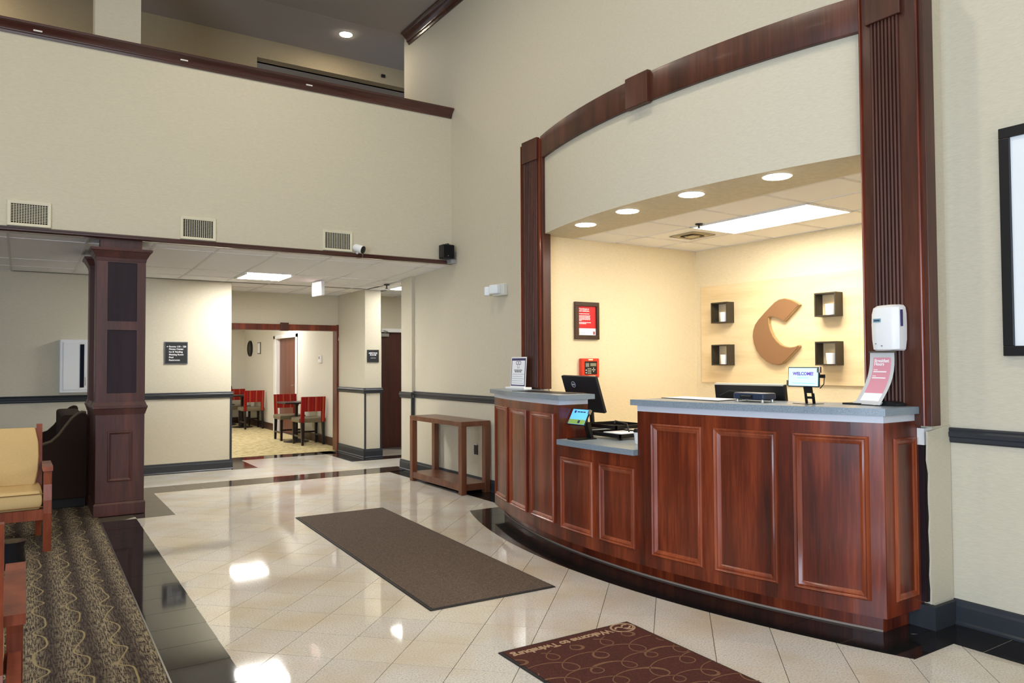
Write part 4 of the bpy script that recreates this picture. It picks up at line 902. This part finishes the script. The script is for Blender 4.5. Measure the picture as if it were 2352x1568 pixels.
MB().tube([(4.30, 8.03, 2.872), (4.31, 8.06, 2.885), (4.31, 8.12, 2.885)], .018, 8).build('upper_bracket', BLACKM, sk); MB().box(4.32, 4.392, 8.0, 8.11, 2.655, 2.70).build('lower_bracket', mat('grey bracket', srgb(150, 150, 150), .4), sk)
B(4.255, 4.265, 7.955, 7.958, 2.728, 2.738).build('badge', STEEL, sk)
# emergency light on the side wall
el = thing('emergency_light', 'white twin-head emergency light on the side wall', 'emergency light', (XL, 6.97, 2.17))
B(XL-.055, XL-.001, 6.852, 7.09, 2.178, 2.305).build('housing', mat('pale grey plastic', srgb(214, 214, 206), .4), el, bevel=.008)
HD = mat('frosted lamp head', srgb(232, 238, 242), .3)
for y, z, ang in ((6.965, 2.245, 0), (7.125, 2.235, 1)):
    hm = Matrix.Translation((XL-.10, y, z)) @ Matrix.Rotation(math.radians(18 if not ang else -30), 4, 'Z')
    B(-.03, .03, -.06 if not ang else -.03, .06 if not ang else .03, -.05, .05).xf(hm).build('lamp_head', HD, el, bevel=.012)
    MB().tube([(XL-.05, y, z-.01), (XL-.08, y, z)], .012, 8).build('swivel', WHITE, el)
# outlet behind the table
ou = thing('wall_outlet', 'black outlet plate on the wall behind the console table', 'outlet', (XL, 7.545, .38))
B(XL-.008, XL-.001, 7.506, 7.588, .385, .498).build('plate', BLACK, ou); B(XL-.012, XL-.001, 7.515, 7.582, .496, .508).build('upper_tab', WHITE, ou)
for z in (.412, .455): B(XL-.010, XL-.007, 7.53, 7.565, z, z+.026).build('socket', BLACKM, ou)
# console table
ct = thing('console_table', 'open brown wooden console table against the side wall', 'console table', (4.2, 7.85, 0))
x0, x1, y0, y1 = 4.005, 4.372, 7.19, 8.50
B(x0, x1, y0, y1, .745, .80).build('tabletop', TBLW, ct, bevel=.004)
for x in (x0, x1-.065):
    for y in (y0, y1-.075): B(x, x+.065, y, y+.075, .0022, .745).build('leg', TBLW, ct, bevel=.003)
B(x0+.006, x1-.006, y0+.02, y1-.02, .04, .115).build('bottom_shelf', TBLW, ct, bevel=.004)
# picture on the right wall
pf = thing('picture_frame', 'large black-framed white picture on the wall beside the desk', 'picture', (XR, 1.5, 1.46))
for a in ((.95, 1.89, 1.463, 1.515), (.95, 1.89, 2.60, 2.655), (.95, 1.002, 1.515, 2.60), (1.838, 1.89, 1.515, 2.60)): B(XR-.03, XR-.001, a[0], a[1], a[2], a[3]).build('frame_bar', BLACK, pf, bevel=.003)
B(XR-.016, XR-.002, 1.0, 1.84, 1.51, 2.605).build('mat_board', mat('picture white', srgb(236, 240, 242), .25, spec=.5), pf)
# ------------------------------------------------------------------ upstairs hall fittings
def can(lab, x, y, z, s_, nm):
    t = thing('downlight', lab, 'downlight', (x, y, z)); MB().lathe([(.09, -.004), (.092, 0), (.075, 0), (.074, -.003)], (x, y, z), 24).build('trim_ring', WHITE, t)
    MB().lathe([(.078, -.007), (.078, -.002), (0, -.002)], (x, y, z), 24).build('lens', emissive(nm, (1, .88, .70, 1), s_), t)
can('bright round downlight in the upstairs hall ceiling', 3.66, 9.79, 5.968, 170, 'upstairs glow')
can('round downlight in the upstairs hall ceiling past the upper pillar', -.85, 9.95, 5.968, 230, 'upstairs glow 2')
solo('wall_sensor', B(4.50, 4.56, 10.52, 10.549, 5.79, 5.835), BLACK, 'tiny dark sensor on the upstairs hall wall', 'sensor', (4.53, 10.54, 5.79), bevel=.004)
solo('ceiling_sensor', MB().lathe([(.06, 0), (.06, -.03), (.03, -.05), (0, -.05)], (.15, 9.9, 5.968), 16), mat('sensor grey', srgb(150, 150, 156), .5), 'small grey ceiling sensor upstairs at the top edge', 'sensor', (.15, 9.9, 5.96), smooth=True)
# ------------------------------------------------------------------ doors
DOORW = wood('brown door veneer', srgb(92, 50, 36), srgb(110, 62, 45), srgb(126, 74, 54), .4, .1)
DOORD = wood('dark brown door veneer', srgb(66, 36, 30), srgb(78, 43, 36), srgb(90, 52, 43), .45, .1)
d1 = struct('door_1', B(5.055, 5.93, 11.90, 11.945, .008, 1.975), DOORD)
MB().box(5.02, 5.96, 11.835, 11.86, 1.975, 2.035).box(5.0, 5.055, 11.835, 11.86, 0, 2.035).box(5.93, 5.985, 11.835, 11.86, 0, 2.035).box(5.03, 5.055, 11.86, 11.95, 0, 1.98).box(5.055, 5.95, 11.86, 11.95, 1.975, 2.03).build('door_frame', WHITEP, d1)
MB().box(5.07, 5.20, 11.85, 11.90, 1.90, 1.955).build('closer_body', STEEL, d1); MB().tube([(5.12, 11.86, 1.955), (5.16, 11.80, 1.985), (5.09, 11.83, 2.0)], .008, 6).build('closer_arm', STEEL, d1)
d2 = struct('door_2', MB().box(XW+.065, XW+.10, 15.03, 16.33, .008, 1.99), DOORW)
MB().box(XW-.02, XW, 14.85, 14.94, 0, 2.05).box(XW-.02, XW, 16.42, 16.53, 0, 2.05).box(XW-.02, XW, 14.85, 16.53, 1.985, 2.06).box(XW, XW+.09, 14.94, 15.03, 0, 1.99).box(XW, XW+.09, 16.33, 16.43, 0, 1.99).box(XW, XW+.09, 14.94, 16.43, 1.985, 2.02).build('door_frame', WHITEP, d2)
MB().lathe([(.028, 0), (.028, -.012), (.010, -.014), (.010, -.05)], (XW+.065, 15.20, 1.01), 14, 'x').tube([(XW+.018, 15.20, 1.01), (XW+.016, 15.32, 1.008)], .010, 8).build('lever_handle', STEEL, d2)
# ------------------------------------------------------------------ breakfast room fittings
BRL = emissive('breakfast ceiling glow', (1, .98, .95, 1), 27)
for i, (y, lab) in enumerate(((13.4, 'ceiling troffer just inside the breakfast room'), (15.1, 'ceiling troffer over the breakfast room door'), (17.6, 'ceiling troffer at the far end of the breakfast room'))):
    x = 3.7 if i == 1 else 2.0; t = thing('ceiling_light', lab, 'ceiling light', (x, y, 2.57)); B(x-.3, x+.3, y-.3, y+.3, 2.568, 2.579).build('diffuser', BRL, t); MB().box(x-.32, x+.32, y-.32, y-.3, 2.562, 2.579).box(x-.32, x+.32, y+.3, y+.32, 2.562, 2.579).build('frame', WHITEP, t)
ck = thing('wall_clock', 'round white wall clock with black rim in the breakfast room', 'clock', (XW, 18.6, 1.8))
MB().lathe([(.19, 0), (.19, -.035), (.165, -.045), (.165, -.03)], (XW, 18.55, 1.82), 28, 'x').build('rim', BLACK, ck, smooth=True); MB().lathe([(.166, -.028), (0, -.028)], (XW, 18.55, 1.82), 28, 'x').build('dial', PAPER, ck)
MB().box(XW-.034, XW-.030, 18.545, 18.555, 1.82, 1.93).box(XW-.034, XW-.030, 18.47, 18.55, 1.815, 1.825).build('hands', BLACK, ck)
nt = thing('wall_notice', 'small framed white notice beside the breakfast room clock', 'notice', (XW, 17.75, 1.7))
B(XW-.02, XW-.001, 17.62, 17.86, 1.68, 1.95).build('frame', mat('grey frame', srgb(120, 115, 108), .4), nt); B(XW-.023, XW-.019, 17.645, 17.835, 1.70, 1.93).build('sheet', PAPER, nt)
th = thing('thermostat', 'white thermostat on the breakfast room wall', 'thermostat', (XW, 13.45, 1.5))
B(XW-.03, XW-.001, 13.38, 13.54, 1.46, 1.60).build('housing', WHITE, th, bevel=.008); B(XW-.033, XW-.029, 13.44, 13.50, 1.53, 1.58).build('display', mat('grey lcd', srgb(150, 155, 150), .4), th)
sw = thing('light_switch', 'double white switch plate by the breakfast room casing', 'light switch', (XW, 12.75, 1.1))
B(XW-.008, XW-.001, 12.68, 12.80, 1.08, 1.20).build('plate', WHITE, sw); B(XW-.008, XW-.001, 12.69, 12.79, 1.215, 1.26).build('upper_plate', WHITE, sw)
MB().tube([(4.41, YC-.035, 2.40), (4.425, YC-.035, 2.2), (4.40, YC-.04, 2.05), (4.385, YC-.04, 1.9), (4.37, YC-.04, 1.82)], .006, 6)
solo('loose_wire', MB().tube([(4.42, YC-.008, 2.45), (4.43, YC-.012, 2.25), (4.415, YC-.04, 2.08), (4.395, YC-.045, 1.95), (4.375, YC-.042, 1.83)], .005, 6), mat('ivory wire', srgb(214, 204, 180), .5), 'thin ivory wire hanging down over the breakfast room casing', 'wire', (4.4, YC-.02, 1.83))
# ------------------------------------------------------------------ breakfast chairs and tables
def plaid():
    m = mat('red striped upholstery', srgb(190, 40, 30), .85, spec=.2)
    v = coords(m, (1, 1, 1), 'Object'); sep = N(m, 'ShaderNodeSeparateXYZ'); L(m, v, sep.inputs[0])
    def mth(op, a, b):
        x = N(m, 'ShaderNodeMath', operation=op)
        for i, q in enumerate((a, b)):
            if hasattr(q, 'links'): L(m, q, x.inputs[i])
            else: x.inputs[i].default_value = q
        return x.outputs[0]
    f = mth('FRACT', mth('MULTIPLY', mth('ADD', sep.outputs[0], 1.04), 1/.135), 0)
    c = ramp(m, f, [(0, srgb(138, 26, 24)), (.30, srgb(152, 32, 26)), (.33, srgb(184, 104, 54)), (.37, srgb(116, 24, 32)), (.44, srgb(188, 112, 60)), (.48, srgb(146, 30, 26)), (.72, srgb(116, 24, 30)), (.80, srgb(164, 54, 36)), (.84, srgb(138, 26, 24))])
    L(m, c, bsdf(m).inputs['Base Color']); return m
PLAID = plaid(); SEATM = mat('olive vinyl', srgb(110, 100, 78), .35); BLKW = mat('black chair wood', srgb(34, 24, 22), .35)
def bchair(label, loc, rz):
    t = thing('dining_chair', label, 'chair', loc, rz, group='breakfast room chairs')
    WL[t.name] = Vector((0, 0, 0))
    # local: faces -y (sitter looks to -y), back at +y
    rg_ = []
    for z, e, in ((.40, .0), (.405, .012), (.45, .016), (.475, .012), (.487, -.01)):
        rg_.append([(-.225-e, -.25-e, z), (.225+e, -.25-e, z), (.225+e, .20+e, z), (-.225-e, .20+e, z)])
    MB().loft(rg_).build('seat', SEATM, t, bevel=.012, local=True)
    bk = MB(); 
    def bx(x0, x1, z0, z1): 
        yl, yh = .185+.10*(z0-.4), .185+.10*(z1-.4)
        bk.hexa([(x0, yl, z0), (x1, yl, z0), (x1, yl+.055, z0), (x0, yl+.055, z0)], [(x0, yh, z1), (x1, yh, z1), (x1, yh+.05, z1), (x0, yh+.05, z1)])
    bx(-.215, .215, .60, .86); bx(-.215, -.155, .41, .60); bx(.155, .215, .41, .60)
    bk.build('backrest', PLAID, t, local=True)
    for sx in (-1, 1):
        MB().hexa([(sx*.205-.018, -.235, 0.004), (sx*.205+.018, -.235, .004), (sx*.205+.018, -.199, .004), (sx*.205-.018, -.199, .004)], [(sx*.205-.024, -.245, .41), (sx*.205+.024, -.245, .41), (sx*.205+.024, -.195, .41), (sx*.205-.024, -.195, .41)]).build('leg', BLKW, t, local=True)
        MB().hexa([(sx*.19-.018, .225, .004), (sx*.19+.018, .225, .004), (sx*.19+.018, .263, .004), (sx*.19-.018, .263, .004)], [(sx*.19-.024, .18, .42), (sx*.19+.024, .18, .42), (sx*.19+.024, .235, .42), (sx*.19-.024, .235, .42)]).build('leg', BLKW, t, local=True)
        B(sx*.20-.01, sx*.20+.01, -.21, .22, .14, .17).build('stretcher', BLKW, t, local=True)
    B(-.19, .19, -.225, -.205, .19, .22).build('stretcher', BLKW, t, local=True)
    return t
ch = bchair('red striped chair with its back to the lobby, nearest the breakfast opening', (4.315, 13.39, 0), math.pi)
dup(ch, (4.255, 14.40, 0), 0, 'red striped chair facing the lobby across the near breakfast table')
dup(ch, (4.30, 17.42, 0), math.pi, 'red striped chair with its back to the lobby at the farther table')
dup(ch, (4.20, 18.25, 0), 0, 'far red striped chair partly hidden by the wall edge')
def btable(label, x, y, s_=.29):
    t = thing('breakfast_table', label, 'table', (x, y, 0), group='breakfast tables')
    B(x-s_, x+s_, y-s_, y+s_, .715, .742).build('tabletop', BLKW, t, bevel=.004)
    MB().lathe([(.05, .70), (.032, .66), (.03, .06)], (x, y, 0), 14).build('pedestal', BLKW, t, smooth=True)
    MB().lathe([(.23, .004), (.23, .016), (.12, .03), (.03, .07)], (x, y, 0), 24).build('base', BLKW, t, smooth=True)
btable('dark pedestal table between the two near red chairs', 4.25, 13.92); btable('dark pedestal table between the two far red chairs', 4.20, 17.85)
dc = thing('desk_chair', 'dark chair back just showing at the far end of the breakfast room', 'chair', (4.0, 18.95, 0))
MB().loft([[(3.86, 18.90, .55), (4.22, 18.90, .55), (4.22, 18.96, .55), (3.86, 18.96, .55)], [(3.86, 18.92, .9), (4.22, 18.92, .9), (4.22, 18.98, .9), (3.86, 18.98, .9)], [(3.93, 18.93, 1.0), (4.16, 18.93, 1.0), (4.16, 18.98, 1.0), (3.93, 18.98, 1.0)]]).build('backrest', BLACK, dc, bevel=.02)
B(3.86, 4.22, 18.62, 18.96, .42, .5).build('seat', BLACK, dc, bevel=.02); MB().lathe([(.25, .004), (.2, .05), (.03, .08), (.03, .42)], (4.04, 18.75, 0), 16).build('pedestal', BLACK, dc)
# ------------------------------------------------------------------ lounge chairs at the carpet
YEL = fabric('golden yellow upholstery', srgb(206, 176, 124), .12, 320)
PIPE = mat('dark gold piping', srgb(130, 96, 50), .8)
def cushion(t, name, x0, x1, y0, y1, z0, z1, puff, tilt=0):
    n = 6; m = MB(); rings = []
    for k in range(5):
        v = k/4; z = z0+(z1-z0)*v; e = puff*(1-abs(2*v-1)**2.2)-.007*(1 if k in (0, 4) else 0); rg_ = []
        per = [(x0-e, y0-e), (x0+(x1-x0)*.5, y0-e-.006), (x1+e, y0-e), (x1+e+.004, y0+(y1-y0)*.5), (x1+e, y1+e), (x0+(x1-x0)*.5, y1+e+.006), (x0-e, y1+e), (x0-e-.004, y0+(y1-y0)*.5)]
        rings.append([(a, b, z) for a, b in per])
    m.loft(rings)
    if tilt: m.xf(Matrix.Translation((0, y0, z0)) @ Matrix.Rotation(tilt, 4, 'X') @ Matrix.Translation((0, -y0, -z0)))
    o = m.build(name, YEL, t, bevel=.012, smooth=True, local=True, seg=2); return o
def lounge(label, loc, rz):
    t = thing('armchair', label, 'armchair', loc, rz, group='yellow lounge armchairs'); WL[t.name] = Vector((0, 0, 0))
    # local: sitter faces -y, front legs at y=-.33, width .70
    for sx in (-1, 1):
        a, b = (.305, .36) if sx > 0 else (-.36, -.305); c_, d_ = (.262, .305) if sx > 0 else (-.305, -.262)
        MB().loft([[(a, -.345, .006), (b, -.345, .006), (b, -.305, .006), (a, -.305, .006)], [(a, -.36, .30), (b, -.36, .30), (b, -.295, .30), (a, -.295, .30)], [(a, -.355, .40), (b, -.355, .40), (b, -.295, .40), (a, -.295, .40)], [(a, -.34, .52), (b, -.34, .52), (b, -.29, .52), (a, -.29, .52)], [(a, -.345, .64), (b, -.345, .64), (b, -.275, .64), (a, -.275, .64)]]).build('leg', CHRW, t, local=True)
        MB().hexa([(c_, .33, .006), (d_, .33, .006), (d_, .39, .006), (c_, .39, .006)], [(c_, .22, .45), (d_, .22, .45), (d_, .29, .45), (c_, .29, .45)]).build('leg', CHRW, t, local=True)
        MB().hexa([(c_, .22, .44), (d_, .22, .44), (d_, .29, .44), (c_, .29, .44)], [(c_, .345, .945), (d_, .345, .945), (d_, .385, .945), (c_, .385, .945)]).build('back_post', CHRW, t, local=True)
        MB().hexa([(a-.006, -.365, .625), (b+.006, -.365, .625), (b+.006, .30, .60), (a-.006, .30, .60)], [(a-.006, -.355, .66), (b+.006, -.355, .66), (b+.006, .30, .635), (a-.006, .30, .635)]).build('armrest', CHRW, t, local=True)
        B(a+.005, b-.005, -.30, .24, .25, .33).build('side_rail', CHRW, t, local=True)
    B(-.305, .305, -.335, -.295, .25, .33).build('front_rail', CHRW, t, local=True); B(-.305, .305, .20, .24, .25, .33).build('rear_rail', CHRW, t, local=True)
    MB().hexa([(-.262, .325, .82), (.262, .325, .82), (.262, .36, .82), (-.262, .36, .82)], [(-.262, .34, .91), (.262, .34, .91), (.262, .372, .91), (-.262, .372, .91)]).build('top_rail', CHRW, t, local=True)
    cushion(t, 'seat_cushion', -.285, .285, -.33, .20, .33, .475, .014)
    cushion(t, 'back_cushion', -.256, .256, .06, .21, .475, .945, .02, math.radians(-13))
    pp = MB(); e = .302
    for z in (.352, .452): pp.tube([(-e, -.342, z), (0, -.350, z), (e, -.342, z)], .004, 5)
    pp.build('piping', PIPE, t, local=True)
    return t
a1 = lounge('yellow cushioned wooden armchair facing the camera on the carpet', (-.17, 7.20, 0), 0)
dup(a1, (-.352, 3.235, 0), math.pi, 'wooden armchair in the bottom corner seen from behind')
st_ = thing('side_table', 'low dark round side table between the armchairs', 'side table', (-.40, 5.6, 0))
MB().lathe([(.0, .40), (.30, .40), (.30, .42), (.0, .42)], (-.42, 5.5, 0), 28).build('tabletop', BLKW, st_); MB().lathe([(.03, .40), (.03, .05), (.2, .03), (.22, .008)], (-.42, 5.5, 0), 20).build('pedestal', BLACKM, st_, smooth=True)
pl = thing('metal_pot', 'dark shiny pot standing on the carpet beside the armchair leg', 'pot', (-.05, 6.45, 0))
MB().lathe([(.07, .007), (.085, .05), (.075, .16), (.09, .2), (.085, .2), (.0, .17)], (-.06, 6.42, 0), 20).build('pot_body', mat('dark glazed', srgb(30, 30, 34), .15), pl, smooth=True)
# brown settee against the back wall, seen from its end
SETM = fabric('dark brown upholstery', srgb(46, 32, 26), .25, 200); SETP = mat('taupe piping', srgb(88, 74, 58), .8)
se = thing('settee', 'dark brown high-backed settee seen from its end behind the column', 'sofa', (.1, 9.5, 0))
prof = [(-.30, .10), (-.30, .60), (-.27, .645), (-.15, .65), (.05, .648), (.17, .652), (.235, .675), (.30, .74), (.36, .83), (.41, .90), (.46, .945), (.50, .962), (.535, .955), (.545, .93), (.545, .10)]
MB().prism(prof, 'y', 8.80, 8.90).build('end_wing', SETM, se, bevel=.008); MB().prism(prof, 'y', 10.35, 10.45).build('end_wing', SETM, se, bevel=.008)
pw = MB()
for y in (8.805, 8.895): pw.tube([(u, y, w+.004) for u, w in prof[2:13]], .011, 6)
pw.loft([[(u, 8.805, w+.006), (u, 8.895, w+.006), (u, 8.895, w+.001), (u, 8.805, w+.001)] for u, w in prof[2:13]]).build('piping', SETP, se)
B(.32, .54, 8.9, 10.35, .38, .93).build('backrest', SETM, se, bevel=.03); B(-.30, .40, 8.9, 10.35, .10, .46).build('seat', SETM, se, bevel=.03)
B(-.29, .535, 8.82, 10.43, .012, .10).build('base', mat('black base', srgb(16, 13, 12), .6), se)
# lobby ceiling lamps (behind and above the camera; they light the tall walls)
LOB = emissive('lobby downlight glow', (1, .91, .75, 1), 128)
for i, (x, y) in enumerate(((2.1, .5), (2.1, 3.4), (-2.0, .5), (-2.0, 3.4), (2.1, 6.2), (-2.0, 6.2))):
    t = thing('lobby_downlight', 'large round downlight in the high lobby ceiling', 'downlight', (x, y, ZTOP), group='lobby ceiling downlights')
    MB().lathe([(.17, -.006), (.175, 0), (.15, 0), (.149, -.004)], (x, y, ZTOP), 24).build('trim_ring', WHITE, t); MB().lathe([(.152, -.008), (.152, -.002), (0, -.002)], (x, y, ZTOP), 24).build('lens', LOB, t)
